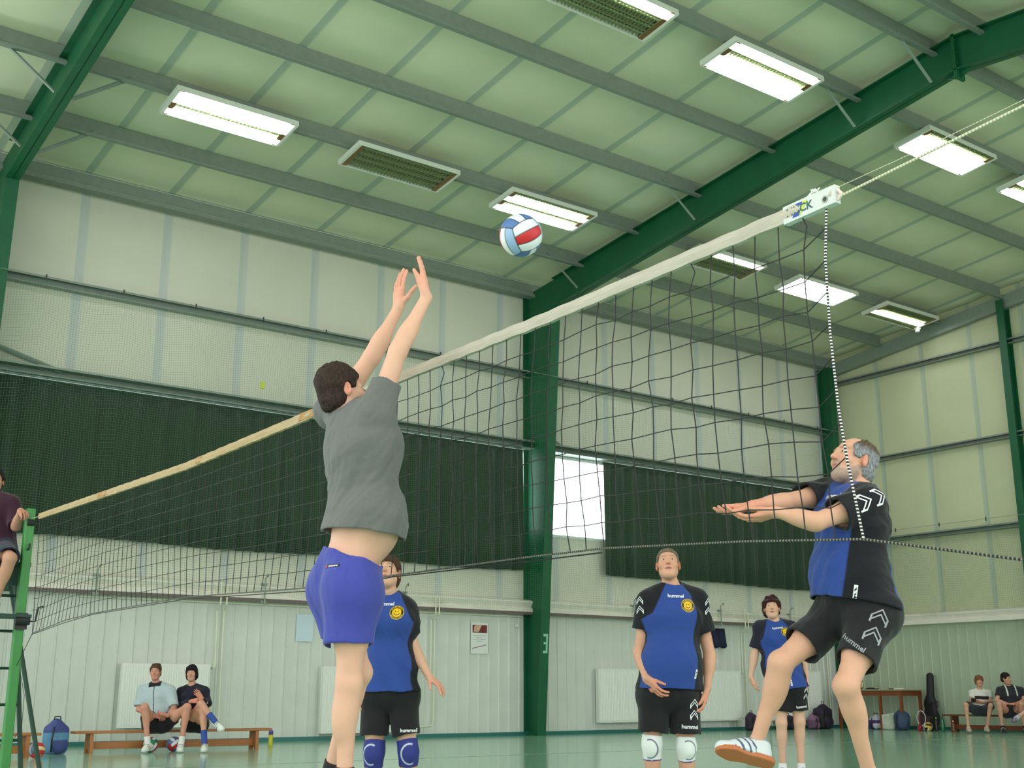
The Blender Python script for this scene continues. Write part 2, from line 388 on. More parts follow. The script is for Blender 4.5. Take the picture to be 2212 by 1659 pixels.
# ---------------------------------------------------------------- ceiling lights
M_case = mat('lamp_casing', (222,226,216), .4)
M_refl = mat('bronze_reflector', (150,112,70), .3, metal=.6)
M_louv = mat('louvre_metal', (150,160,120), .35, metal=.5)
M_lit = mat('lit_tube', (255,255,250), .4, emis=(250,252,255), estr=9.0)
M_off = mat('unlit_tube', (176,186,150), .4)
def lamp(x0, yA, lit, label):
    L, Wd, H = 2.0, .74, .085
    y0 = yA; zz = zroof(yA+Wd/2)-.42
    th = thing('ceiling_light', (x0+L/2, y0+Wd/2, zz), label, 'ceiling light', 'fluorescent ceiling lights under the roof')
    th['_base'] = (0,0,0)
    b = MB()
    b.box((-L/2,-Wd/2,H-.01),(L/2,Wd/2,H))
    for s in (-1,1):
        b.box((-L/2,s*Wd/2-(.012 if s>0 else 0),0),(L/2,s*Wd/2+(.012 if s<0 else 0),H-.01))
        b.box((s*L/2-(.05 if s>0 else 0),-Wd/2+.012,0),(s*L/2+(.05 if s<0 else 0),Wd/2-.012,H-.01))
    b.build('housing', M_case, th)
    for s in (-1,1): MB().box((-L/2+.05 if s<0 else L/2-.13,-Wd/2+.012,.006),(-L/2+.13 if s<0 else L/2-.05,Wd/2-.012,.05)).build('end_plate', M_refl, th)
    nb = 4; bw = (Wd-.06)/nb
    for k in range(nb):
        ya = -Wd/2+.03+k*bw
        if lit[k]:
            MB().box((-L/2+.06,ya+.012,.003),(L/2-.06,ya+bw-.012 if not (k<nb-1 and lit[k+1]) else ya+bw+.011,.02)).build('fluorescent_tube', M_lit, th)
        else:
            MB().tube([(-L/2+.13,ya+bw/2,.04),(L/2-.13,ya+bw/2,.04)], .016, 8).build('fluorescent_tube', M_off, th)
            b = MB(); n = 26
            for q in range(n+1):
                xx = -L/2+.14+(L-.28)*q/n; b.box((xx-.002,ya+.01,.002),(xx+.002,ya+bw-.01,.03))
            b.box((-L/2+.13,ya-.004,.0),(L/2-.13,ya+.006,.04)); b.box((-L/2+.13,ya+.006,.055),(L/2-.13,ya+bw,.06))
            b.build('louvre', M_louv, th)
    for s in (-1,1): MB().tube([(s*L/4,0,H),(s*L/4,0,H+.08)], .01, 6).build('hanger', M_galv, th)
    th.rotation_euler = (-math.atan(SL), 0, 0)
    return th
RA, RB = 15.95, 10.7
for x0, yA, lit, lab in [
    (5.57,RA,(1,1,0,1),'leftmost strip light in the row nearest the long wall, one tube dark'),
    (8.67,RA,(0,0,0,0),'completely dark louvred ceiling light between two lit ones'),
    (11.8,RA,(0,1,0,1),'ceiling light with two separate lit tubes, right behind the flying ball'),
    (16.5,RA,(1,0,0,0),'ceiling light with one lit tube just above the net tape'),
    (19.55,RA,(1,1,1,1),'fully lit ceiling light seen through the net end'),
    (22.6,RA,(0,0,1,0),'ceiling light with one lit tube nearest the gable wall'),
    (8.85,RB,(1,0,0,0),'mostly dark louvred ceiling light cut by the top picture edge'),
    (12.0,RB,(1,0,1,1),'large lit ceiling light left of the green rafter, high at the top'),
    (16.76,RB,(0,1,1,1),'lit ceiling light crossed by the white net rope'),
    (19.9,RB,(0,1,0,1),'ceiling light with two lit tubes cut by the right picture edge')]:
    lamp(x0, yA, lit, lab)

# ---------------------------------------------------------------- green safety netting
M_snet = mat('green_netting', (66,116,84), .6)
def safety_net(P, us, vs, r, name, label, top_hooks, wire_pts):
    """P(u,v)->point; ribbons in two directions"""
    th = thing(name, P(us[0], vs[0]), label, 'safety net', 'green safety nets before the walls')
    b = MB()
    def rib(pts, n):
        vs_ = []
        for p in pts: p = Vector(p); vs_ += [p-n*r, p+n*r]
        b.add(vs_, [(2*i,2*i+2,2*i+3,2*i+1) for i in range(len(pts)-1)])
    A = Vector(P(us[0], vs[0])); B = Vector(P(us[-1], vs[0])); along = (B-A).normalized(); along.z = 0
    for u in us: rib([P(u, vs[k]) for k in range(0, len(vs), max(1, len(vs)//9))] + [P(u, vs[-1])], along)
    for v in vs: rib([P(us[k], v) for k in range(0, len(us), 3)] + [P(us[-1], v)], Vector((0,0,1)))
    o = b.build('netting', M_snet, th)
    MB().tube(wire_pts, .005, 5).build('wire', M_galv_d, th)
    for h in top_hooks: MB().box((h[0]-.01,h[1]-.01,h[2]-.06),(h[0]+.01,h[1]+.01,h[2]+.03)).build('clip', bpy.data.materials['dark_steel'], th)
YN = 18.9
def PN(u, v):
    x = 3.2 + u*21.4
    s = abs(math.sin(PI*(x-5.97)/1.25)); top = 7.22 - .13*s
    s2 = abs(math.sin(PI*(x-5.85)/1.9)); bot = 2.36 + .1*s2
    wv = .05*math.sin(x*1.9)+.03*math.sin(x*4.3+1)
    return (x + .02*math.sin(v*9+x*2), YN + wv*math.sin(PI*v) + .04*math.sin(v*7+x), bot+(top-bot)*v)
safety_net(PN, [i/500 for i in range(501)], [i/114 for i in range(115)], .0011, 'safety_net', 'green safety net hung from a wire along the long wall before the curtains',
           [(5.97+1.25*k, YN, 7.26) for k in range(-2,15)], [(3.0,YN,7.25),(24.7,YN,7.25)])
def PG(u, v):
    y = 18.8 - u*15.0
    top = 4.62 - .14*abs(math.sin(PI*(y-17.85)/1.22)); bot = 2.6 + .06*abs(math.sin(PI*(y-17)/1.9))
    return (24.85+.03*math.sin(y*2), y, bot+(top-bot)*v)
safety_net(PG, [i/350 for i in range(351)], [i/47 for i in range(48)], .0011, 'safety_net', 'green safety net hung along the gable wall above the cream beam',
           [(24.85, 17.85-1.22*k, 4.7) for k in range(0,10)], [(24.85,19.0,4.69),(24.85,3.8,4.69)])
POSE = {
 'blocker': dict(J={'head': [2.472, 4.639, 2.132], 'neck': [2.494, 4.622, 2.0], 'shR': [2.535, 4.431, 1.991], 'shL': [2.53, 4.808, 2.082], 'elR': [2.607, 4.377, 2.285], 'elL': [2.658, 4.7, 2.338], 'wrR': [2.731, 4.348, 2.55], 'wrL': [2.742, 4.613, 2.567], 'chest': [2.556, 4.577, 1.859], 'waist': [2.569, 4.567, 1.55], 'pelvis': [2.523, 4.602, 1.348], 'hipR': [2.511, 4.523, 1.238], 'hipL': [2.537, 4.703, 1.251], 'knR': [2.509, 4.549, 0.856], 'knL': [2.626, 4.674, 0.908], 'anR': [2.521, 4.577, 0.442], 'anL': [2.61, 4.885, 0.439]},
   V={'face': [0.974, -0.022, 0.225], 'fwd': [1.0, 0.0, 0.0], 'hdR': [-0.074, 0.116, 0.99], 'hdL': [0.0, 0.0, 1.0], 'pnR': [-0.721, 0.686, 0.103], 'pnL': [0.995, 0.0, 0.1], 'ftR': [0.864, -0.014, -0.503], 'ftL': [0.781, 0.006, -0.625]}),
 'womanback': dict(J={'head': [3.886, 6.578, 1.549], 'neck': [3.893, 6.573, 1.422], 'shL': [3.977, 6.511, 1.33], 'shR': [3.807, 6.661, 1.331], 'elL': [4.036, 6.492, 1.087], 'elR': [3.798, 6.705, 1.079], 'wrL': [4.072, 6.366, 0.917], 'wrR': [3.762, 6.67, 0.873], 'chest': [3.897, 6.57, 1.247], 'waist': [3.898, 6.57, 1.007], 'pelvis': [3.905, 6.564, 0.851], 'hipL': [3.971, 6.515, 0.79], 'hipR': [3.843, 6.61, 0.79], 'knL': [3.993, 6.462, 0.486], 'knR': [3.826, 6.585, 0.481], 'anL': [4.04, 6.501, 0.101], 'anR': [3.847, 6.644, 0.087]},
   V={'face': [-0.646, -0.685, 0.337], 'fwd': [-0.634, -0.774, 0.0], 'hdL': [0.398, -0.732, -0.553], 'hdR': [0.0, 0.0, -1.0], 'pnL': [-0.221, 0.435, -0.873], 'pnR': [0.804, -0.594, 0.0], 'ftL': [-0.425, -0.905, 0.0], 'ftR': [-0.74, -0.672, 0.0]}),
 'standman': dict(J={'head': [5.801, 6.034, 1.675], 'neck': [5.829, 6.038, 1.531], 'shR': [5.689, 6.116, 1.434], 'shL': [5.981, 5.95, 1.438], 'elR': [5.649, 6.183, 1.094], 'elL': [6.056, 5.92, 1.071], 'wrR': [5.601, 6.069, 0.918], 'wrL': [5.993, 5.892, 0.853], 'chest': [5.831, 6.036, 1.336], 'waist': [5.801, 6.033, 1.026], 'pelvis': [5.804, 6.057, 0.874], 'hipR': [5.721, 6.117, 0.798], 'hipL': [5.874, 6.004, 0.789], 'knR': [5.683, 6.121, 0.485], 'knL': [5.866, 5.985, 0.476], 'anR': [5.718, 6.157, 0.106], 'anL': [5.91, 6.015, 0.095]},
   V={'face': [-0.657, -0.697, 0.285], 'fwd': [-0.727, -0.686, 0.0], 'hdR': [0.26, -0.559, -0.787], 'hdL': [-0.252, 0.066, -0.966], 'pnR': [0.974, -0.016, 0.226], 'pnL': [-0.741, 0.671, 0.0], 'ftR': [-0.8, -0.6, 0.0], 'ftL': [-0.511, -0.859, 0.0]}),
 'headband': dict(J={'head': [9.739, 8.595, 1.68], 'neck': [9.756, 8.582, 1.536], 'shR': [9.633, 8.673, 1.479], 'shL': [9.889, 8.484, 1.48], 'elR': [9.598, 8.736, 1.221], 'elL': [9.997, 8.442, 1.207], 'wrR': [9.535, 8.745, 0.986], 'wrL': [9.982, 8.391, 0.986], 'chest': [9.761, 8.579, 1.38], 'waist': [9.795, 8.554, 1.103], 'pelvis': [9.841, 8.52, 0.926], 'hipR': [9.777, 8.567, 0.87], 'hipL': [9.903, 8.474, 0.87], 'knR': [9.769, 8.573, 0.526], 'knL': [9.918, 8.463, 0.535], 'anR': [9.783, 8.6, 0.081], 'anL': [9.935, 8.488, 0.081]},
   V={'face': [-0.729, -0.662, 0.174], 'fwd': [-0.686, -0.728, 0.0], 'hdR': [0.04, -0.269, -0.962], 'hdL': [-0.117, -0.158, -0.981], 'pnR': [0.804, -0.594, 0.0], 'pnL': [-0.804, 0.594, 0.0], 'ftR': [-0.827, -0.563, 0.0], 'ftL': [-0.468, -0.884, 0.0]}),
 'beardman': dict(J={'head': [4.635, 3.538, 1.884], 'neck': [4.662, 3.518, 1.746], 'shL': [4.553, 3.425, 1.667], 'shR': [4.668, 3.725, 1.76], 'elL': [4.302, 3.51, 1.57], 'elR': [4.349, 3.724, 1.692], 'wrL': [4.178, 3.627, 1.619], 'wrR': [4.155, 3.743, 1.661], 'chest': [4.615, 3.553, 1.596], 'waist': [4.598, 3.565, 1.369], 'pelvis': [4.612, 3.555, 1.242], 'hipL': [4.599, 3.466, 1.152], 'hipR': [4.608, 3.658, 1.183], 'knL': [4.373, 3.458, 0.855], 'knR': [4.281, 3.738, 0.954], 'anL': [4.565, 3.516, 0.475], 'anR': [4.251, 3.884, 0.6]},
   V={'face': [-0.911, 0.204, 0.358], 'fwd': [-1.0, -0.007, 0.0], 'hdL': [-0.556, 0.791, -0.255], 'hdR': [-0.822, 0.479, -0.308], 'pnL': [0.159, 0.215, 0.964], 'pnR': [0.022, -0.146, 0.989], 'ftL': [-0.948, -0.069, -0.309], 'ftR': [-0.836, 0.489, 0.249], 'dnR': [-0.535, -0.298, -0.791]}),
 'seatman': dict(J={'head': [6.51, 17.632, 1.116], 'neck': [6.533, 17.64, 0.945], 'shR': [6.373, 17.733, 0.846], 'shL': [6.701, 17.491, 0.846], 'elR': [6.311, 17.655, 0.592], 'elL': [6.722, 17.351, 0.592], 'wrR': [6.461, 17.37, 0.491], 'wrL': [6.577, 17.209, 0.505], 'chest': [6.543, 17.608, 0.748], 'waist': [6.549, 17.579, 0.539], 'pelvis': [6.557, 17.572, 0.396], 'hipR': [6.465, 17.541, 0.378], 'hipL': [6.605, 17.438, 0.379], 'knR': [6.252, 17.251, 0.622], 'knL': [6.807, 17.077, 0.62], 'anR': [6.329, 17.243, 0.115], 'anL': [6.755, 17.079, 0.111]},
   V={'face': [-0.528, -0.849, 0.02], 'fwd': [-0.553, -0.833, 0.0], 'hdR': [0.367, -0.93, 0.0], 'hdL': [-0.997, 0.078, 0.0], 'pnR': [0.315, 0.426, -0.848], 'pnL': [0.315, 0.426, 0.848], 'ftR': [-0.634, -0.774, 0.0], 'ftL': [-0.338, -0.941, 0.0]}),
 'seatwoman': dict(J={'head': [6.996, 17.46, 1.099], 'neck': [7.019, 17.468, 0.926], 'shR': [6.9, 17.531, 0.84], 'shL': [7.164, 17.335, 0.84], 'elR': [6.848, 17.469, 0.642], 'elL': [7.185, 17.22, 0.669], 'wrR': [6.899, 17.183, 0.703], 'wrL': [7.034, 17.108, 0.748], 'chest': [7.032, 17.433, 0.747], 'waist': [7.046, 17.398, 0.55], 'pelvis': [7.07, 17.38, 0.393], 'hipR': [6.964, 17.359, 0.375], 'hipL': [7.106, 17.254, 0.375], 'knR': [6.973, 16.979, 0.665], 'knL': [7.007, 16.979, 0.568], 'anR': [7.122, 16.795, 0.429], 'anL': [7.021, 16.869, 0.111]},
   V={'face': [-0.511, -0.859, 0.02], 'fwd': [-0.553, -0.833, 0.0], 'hdR': [0.738, -0.668, 0.099], 'hdL': [-0.756, 0.073, 0.651], 'pnR': [0.569, 0.77, -0.287], 'pnL': [0.594, 0.804, 0.0], 'ftR': [0.173, -0.931, -0.323], 'ftL': [-0.468, -0.884, 0.0]}),
 'boy': dict(J={'head': [24.211, 15.558, 1.077], 'neck': [24.215, 15.58, 0.9], 'shR': [24.069, 15.663, 0.831], 'shL': [24.362, 15.446, 0.832], 'elR': [23.942, 15.632, 0.656], 'elL': [24.297, 15.37, 0.647], 'wrR': [23.821, 15.473, 0.677], 'wrL': [23.93, 15.393, 0.629], 'chest': [24.209, 15.56, 0.744], 'waist': [24.197, 15.569, 0.588], 'pelvis': [24.187, 15.576, 0.471], 'hipR': [24.031, 15.567, 0.453], 'hipL': [24.177, 15.459, 0.453], 'knR': [23.626, 15.555, 0.59], 'knL': [23.966, 15.18, 0.572], 'anR': [23.593, 15.517, 0.123], 'anL': [23.911, 15.282, 0.123]},
   V={'face': [-0.74, -0.672, 0.0], 'fwd': [-0.671, -0.741, 0.0], 'hdR': [0.149, -0.989, 0.0], 'hdL': [-0.936, 0.267, 0.228], 'pnR': [0.0, 0.0, -1.0], 'pnL': [0.0, 0.0, -1.0], 'ftR': [-0.8, -0.6, 0.0], 'ftL': [-0.74, -0.672, 0.0]}),
 'youth': dict(J={'head': [24.275, 14.951, 1.131], 'neck': [24.367, 14.971, 0.977], 'shR': [24.196, 15.072, 0.88], 'shL': [24.549, 14.811, 0.88], 'elR': [24.032, 15.068, 0.678], 'elL': [24.51, 14.716, 0.669], 'wrR': [24.027, 14.824, 0.613], 'wrL': [24.186, 14.707, 0.623], 'chest': [24.364, 14.948, 0.784], 'waist': [24.364, 14.948, 0.591], 'pelvis': [24.353, 14.956, 0.457], 'hipR': [24.188, 14.954, 0.44], 'hipL': [24.347, 14.836, 0.44], 'knR': [23.765, 14.856, 0.604], 'knL': [24.096, 14.549, 0.605], 'anR': [23.816, 14.855, 0.124], 'anL': [24.192, 14.578, 0.125]},
   V={'face': [-0.077, -0.991, -0.105], 'fwd': [-0.553, -0.833, 0.0], 'hdR': [0.404, -0.915, 0.0], 'hdL': [-0.993, 0.117, 0.0], 'pnR': [0.0, 0.0, -1.0], 'pnL': [0.0, 0.0, -1.0], 'ftR': [-0.8, -0.6, 0.0], 'ftL': [-0.671, -0.741, 0.0]}),
 'cutperson': dict(J={'head': [24.614, 14.203, 1.165], 'neck': [24.679, 14.242, 0.975], 'shR': [24.494, 14.355, 0.88], 'shL': [24.825, 14.11, 0.88], 'elR': [24.351, 14.336, 0.681], 'elL': [24.758, 14.035, 0.672], 'wrR': [24.314, 14.115, 0.617], 'wrL': [24.455, 14.011, 0.626], 'chest': [24.643, 14.244, 0.785], 'waist': [24.626, 14.257, 0.595], 'pelvis': [24.614, 14.266, 0.463], 'hipR': [24.448, 14.264, 0.446], 'hipL': [24.604, 14.149, 0.446], 'knR': [23.905, 14.143, 0.609], 'knL': [24.156, 14.007, 0.581], 'anR': [23.664, 14.346, 0.377], 'anL': [24.143, 14.117, 0.108]},
   V={'face': [-0.833, -0.541, -0.116], 'fwd': [-0.553, -0.833, 0.0], 'hdR': [0.404, -0.915, 0.0], 'hdL': [-0.993, 0.117, 0.0], 'pnR': [0.0, 0.0, -1.0], 'pnL': [0.0, 0.0, -1.0], 'ftR': [-0.83, 0.236, -0.505], 'ftL': [-0.671, -0.741, 0.0]}),
 'referee': dict(J={'head': [2.629, 11.61, 2.712], 'neck': [2.635, 11.643, 2.579], 'shR': [2.509, 11.698, 2.518], 'shL': [2.777, 11.5, 2.505], 'elR': [2.505, 11.701, 2.262], 'elL': [2.797, 11.361, 2.278], 'wrR': [2.575, 11.376, 2.15], 'wrL': [2.782, 11.198, 2.405], 'chest': [2.647, 11.597, 2.432], 'waist': [2.659, 11.588, 2.22], 'pelvis': [2.669, 11.58, 2.106], 'hipR': [2.592, 11.575, 2.066], 'hipL': [2.727, 11.475, 2.066], 'knR': [2.527, 11.163, 1.983], 'knL': [2.698, 11.036, 1.959], 'anR': [2.512, 11.248, 1.588], 'anL': [2.636, 11.157, 1.58]},
   V={'face': [-0.261, -0.96, 0.103], 'fwd': [-0.511, -0.859, 0.0], 'hdR': [0.598, -0.725, -0.342], 'hdL': [0.143, -0.952, -0.272], 'pnR': [0.171, 0.231, -0.958], 'pnL': [0.059, 0.08, -0.995], 'ftR': [-0.583, -0.789, -0.196], 'ftL': [-0.583, -0.789, -0.196]}),
}
# ---------------------------------------------------------------- organic shapes: signed-distance modelling, meshed with surface nets
A3 = lambda v: np.array(v, dtype=np.float32)
def nrm(v): v = A3(v); return v/np.linalg.norm(v)
def cap(a, b, ra, rb=None, u=None, s=1.0):
    a = A3(a); b = A3(b); rb = ra if rb is None else rb; ba = b-a; L2 = max(float(ba@ba), 1e-9)
    if u is not None: u = nrm(u)
    def f(P):
        w = P-a; t = np.clip((w@ba)/L2, 0, 1); w = w - t[:,None]*ba; q = np.einsum('ij,ij->i', w, w)
        if u is not None: wu = w@u; q = q - wu*wu*(1-1/(s*s))
        return np.sqrt(np.maximum(q, 0)) - (ra + (rb-ra)*t)
    return f
def ell(c, R, rad):
    c = A3(c); R = np.array(R, dtype=np.float32); rad = A3(rad)
    def f(P):
        q = (P-c)@R.T; k0 = np.linalg.norm(q/rad, axis=1); k1 = np.linalg.norm(q/(rad*rad), axis=1)
        return k0*(k0-1)/np.maximum(k1, 1e-6)
    return f
def sph(c, r): return cap(c, c, r)
def rbox(c, R, h, r=.01):
    c = A3(c); R = np.array(R, dtype=np.float32); h = A3(h)
    def f(P):
        q = np.abs((P-c)@R.T) - (h-r); return np.linalg.norm(np.maximum(q, 0), axis=1) + np.minimum(q.max(axis=1), 0) - r
    return f
def plane(c, n):                                     # keeps the side the normal points AWAY from
    c = A3(c); n = nrm(n); return lambda P: (P-c)@n
def both(*fs): return lambda P: np.maximum.reduce([f(P) for f in fs])
def smin(a, b, k):
    if k <= 0: return np.minimum(a, b)
    h = np.maximum(k-np.abs(a-b), 0)/k; return np.minimum(a, b) - h*h*k*.25
def evalp(prims, P, D0=None):
    D = np.full(len(P), 9., np.float32)
    for op, f, k in prims:
        d = f(P)
        if op == 'u': D = smin(D, d, k)
        elif op == 's': D = -smin(-D, d, k)
        elif op == 'i': D = np.maximum(D, d)
        elif op == 'w': D = D + d
    return D
def mesh_sdf(outer, inner, lo, hi, vox):
    """outer/inner: primitive lists; returns verts, quads of outer minus inner"""
    B = 4; G = 4
    lo = A3(lo); n = np.ceil((A3(hi)-lo)/vox/(B*G)).astype(int)*(B*G)
    ng = n//(B*G)
    D = np.full(n, 1., np.float32)
    gc = np.stack(np.meshgrid(*[np.arange(k) for k in ng], indexing='ij'), -1).reshape(-1,3)
    gs = B*G*vox; gP = lo + (gc+.5)*gs - .5*vox
    hd = gs*.87
    def table(pr): return np.stack([f(gP) for op, f, k in pr], 1) if pr else None
    def comb(pr, T):
        D_ = np.full(len(gP), 9., np.float32)
        for j, (op, f, k) in enumerate(pr):
            d = T[:,j]
            if op == 'u': D_ = smin(D_, d, k)
            elif op == 's': D_ = -smin(-D_, d, k)
            elif op == 'i': D_ = np.maximum(D_, d)
        return D_
    To, Ti = table(outer), table(inner)
    Do = comb(outer, To); Dg = Do if not inner else np.maximum(Do, -comb(inner, Ti))
    act = np.abs(Dg) < hd*1.35+.02
    off = np.stack(np.meshgrid(*[np.arange(B*G)]*3, indexing='ij'), -1).reshape(-1,3)
    offw = (off*vox).astype(np.float32)
    ia = np.nonzero(~act)[0]
    for i in ia:
        if Dg[i] < 0: c = gc[i]*B*G; D[c[0]:c[0]+B*G, c[1]:c[1]+B*G, c[2]:c[2]+B*G] = -1
    for i in np.nonzero(act)[0]:
        P = (lo + gc[i]*gs + offw).astype(np.float32)
        def sel(pr, T):
            m = T[i, [j for j,(op,_,_) in enumerate(pr) if op == 'u']].min()
            return [p for j, p in enumerate(pr) if p[0] in 'iw' or (p[0] == 'u' and T[i,j] < m + 2*hd + p[2]) or (p[0] == 's' and T[i,j] < 2*hd+.03)]
        d = evalp(sel(outer, To), P)
        if inner: d = np.maximum(d, -evalp(sel(inner, Ti), P))
        c = gc[i]*B*G; D[c[0]:c[0]+B*G, c[1]:c[1]+B*G, c[2]:c[2]+B*G] = d.reshape(B*G, B*G, B*G)
    I = (D < 0)
    s = np.zeros(np.array(D.shape)-1, np.int8)
    for dx in (0,1):
        for dy in (0,1):
            for dz in (0,1): s += I[dx:dx+s.shape[0], dy:dy+s.shape[1], dz:dz+s.shape[2]]
    cells = np.argwhere((s > 0) & (s < 8)); nc = len(cells)
    idx = np.full(s.shape, -1, np.int32); idx[tuple(cells.T)] = np.arange(nc)
    C = {}
    for dx in (0,1):
        for dy in (0,1):
            for dz in (0,1): C[dx,dy,dz] = D[cells[:,0]+dx, cells[:,1]+dy, cells[:,2]+dz]
    acc = np.zeros((nc,3), np.float32); cnt = np.zeros(nc, np.float32)
    for ax in range(3):
        for p in (0,1):
            for q in (0,1):
                a = [p,q]; a.insert(ax, 0); b = [p,q]; b.insert(ax, 1)
                va, vb = C[tuple(a)], C[tuple(b)]; m = (va < 0) != (vb < 0)
                t = np.where(m, va/np.where(m, va-vb, 1), 0)
                pos = np.zeros((nc,3), np.float32); pos[:] = a; pos[:,ax] = t
                acc += pos*m[:,None]; cnt += m
    V = lo + (cells + acc/np.maximum(cnt,1)[:,None])*vox
    F = []
    for ax in range(3):
        sl0 = [slice(1,-1)]*3; sl0[ax] = slice(0,-1); sl1 = list(sl0); sl1[ax] = slice(1,None)
        a = I[tuple(sl0)]; b = I[tuple(sl1)]
        e = np.argwhere(a != b); flip = a[tuple(e.T)]
        base = e.copy()
        for k in range(3):
            if k != ax: base[:,k] += 1
        u, v = [k for k in range(3) if k != ax]
        def cell(du, dv):
            c = base.copy(); c[:,u] -= du; c[:,v] -= dv; return idx[c[:,0], c[:,1], c[:,2]]
        q = np.stack([cell(1,1), cell(0,1), cell(0,0), cell(1,0)], 1)
        if ax == 1: flip = ~flip
        q[~flip] = q[~flip][:, ::-1]
        F.append(q)
    F = np.concatenate(F); F = F[(F >= 0).all(1)]
    return V, F
def np_mesh(name, V, F, m, parent=None, col=None, smooth=True, mats=None):
    me = bpy.data.meshes.new(name); me.vertices.add(len(V)); me.vertices.foreach_set('co', V.astype(np.float32).ravel())
    me.loops.add(F.size); me.loops.foreach_set('vertex_index', F.astype(np.int32).ravel())
    me.polygons.add(len(F)); me.polygons.foreach_set('loop_start', np.arange(0, F.size, F.shape[1], dtype=np.int32))
    try: me.polygons.foreach_set('loop_total', np.full(len(F), F.shape[1], np.int32))
    except Exception: pass
    me.polygons.foreach_set('use_smooth', np.ones(len(F), bool)*smooth)
    me.update(calc_edges=True); me.validate()
    me.materials.append(m)
    if col is not None:
        a = me.color_attributes.new('Col', 'FLOAT_COLOR', 'POINT'); c = np.ones((len(V),4), np.float32); c[:,:3] = col; a.data.foreach_set('color', c.ravel())
    o = bpy.data.objects.new(name, me); COL.objects.link(o)
    if parent is not None: o.parent = parent; o.location = -Vector(parent.get('_base', (0,0,0)))
    return o
def bounds(pts, r): P = np.array(pts); return P.min(0)-r, P.max(0)+r
def L3(c): return np.array([lin(v/1.0/255*1) if False else lin(v/255) for v in c], np.float32)
def mixc(a, b, t): t = np.clip(t, 0, 1)[:,None]; return a*(1-t) + b*t
def folds(seed, dirv, freq, amp):
    """cloth folds: a few long ripples running along dirv"""
    r = np.random.RandomState(seed); d = nrm(dirv); o = []
    for i in range(5):
        n = np.cross(d, nrm(r.normal(size=3))); n = nrm(n); n2 = nrm(r.normal(size=3))
        o.append((n*freq*r.uniform(.6,1.5), n2*freq*.5, r.uniform(0,6), amp*r.uniform(.4,1)))
    def f(P):
        s = 0
        for n, n2, ph, a in o:
            q = np.sin(P@n + ph + 1.2*np.sin(P@n2+ph)); s = s + a*(q*np.abs(q))
        return s.astype(np.float32)
    return f
# ---------------------------------------------------------------- people
M_skin = mat('skin', (205,160,135), .55, attr=True, noise=.07, nscale=9, spec=.35, bump=.05, bscale=120)
M_cloth = mat('sports_cloth', (90,90,90), .8, attr=True, noise=.05, nscale=60, spec=.25, sheen=.15, bump=.12, bscale=26)
M_shorts = mat('shorts_cloth', (60,70,170), .75, attr=True, noise=.05, nscale=40, spec=.25, sheen=.15, bump=.12, bscale=20)
M_hair = mat('hair', (60,45,40), .75, attr=True, noise=.5, nscale=130, spec=.25, bump=1.0, bscale=170, stretch=(1,1,.45))
M_shoe = mat('shoe_material', (230,230,230), .5, attr=True, spec=.4, bump=.05, bscale=60)
M_pad = mat('knee_pad_cloth', (230,230,230), .8, attr=True, bump=.15, bscale=60)
M_mark = {k: mat('print_'+k, v, .5) for k, v in dict(white=(235,236,240), black=(16,16,18), yellow=(236,190,20), grey=(150,152,158), red=(190,40,40), blue=(40,70,160), lime=(190,205,40)).items()}
M_eye = mat('eye_material', (235,235,235), .15, attr=True)

def head_axes(J, V):
    y = nrm(V['face']); up = nrm(A3(J['head'])-A3(J['neck']))*.35 + A3((0,0,1))
    x = nrm(np.cross(y, up)); z = np.cross(x, y)
    return np.stack([x, y, z])
def head_prims(H, c, s, sp):
    q = lambda x, y, z: c + s*(x*H[0]+y*H[1]+z*H[2])
    p = [('u', ell(q(0,-.012,.035), H, [.073*s,.096*s,.086*s]), .02),
         ('u', ell(q(0,.028,-.02), H, [.057*s,.066*s,.086*s]), .03),
         ('u', ell(q(0,.058,-.088), H, [.034*s,.030*s,.024*s]), .03),
         ('u', cap(q(-.039,.01,-.050), q(-.018,.055,-.084), .020*s, .018*s), .03),
         ('u', cap(q(.039,.01,-.050), q(.018,.055,-.084), .020*s, .018*s), .03),
         ('u', ell(q(-.038,.062,-.022), H, [.024*s,.022*s,.022*s]), .02),
         ('u', ell(q(.038,.062,-.022), H, [.024*s,.022*s,.022*s]), .02),
         ('u', cap(q(-.04,.078,.034), q(-.008,.088,.030), .009*s), .014),
         ('u', cap(q(.04,.078,.034), q(.008,.088,.030), .009*s), .014)]
    for e in (-1,1): p.append(('s', sph(q(e*.031,.099,.013), .0165*s), .014))
    p += [('u', cap(q(0,.086,.024), q(0,.112,-.018), .007*s, .0115*s), .010),
          ('u', sph(q(-.011,.100,-.022), .0085*s), .006), ('u', sph(q(.011,.100,-.022), .0085*s), .006),
          ('u', ell(q(0,.084,-.048), H, [.024*s,.014*s,.0065*s]), .006),
          ('u', ell(q(0,.083,-.060), H, [.020*s,.013*s,.0075*s]), .006)]
    for e in (-1,1):
        p.append(('u', ell(q(e*.031,.078,.012), H, [.0165*s,.0125*s,.0125*s]), .004))
        # ear: tilted shell with a hollow
        R = np.stack([nrm(H[0]*.9+e*H[1]*-.45)*1, nrm(H[1]*.9+e*H[0]*.45), H[2]])
        p.append(('u', ell(q(e*.077,-.008,-.002), R, [.0085*s,.019*s,.032*s]), .006))
        p.append(('s', ell(q(e*.087,-.002,.002), R, [.006*s,.010*s,.018*s]), .004))
    return p, q
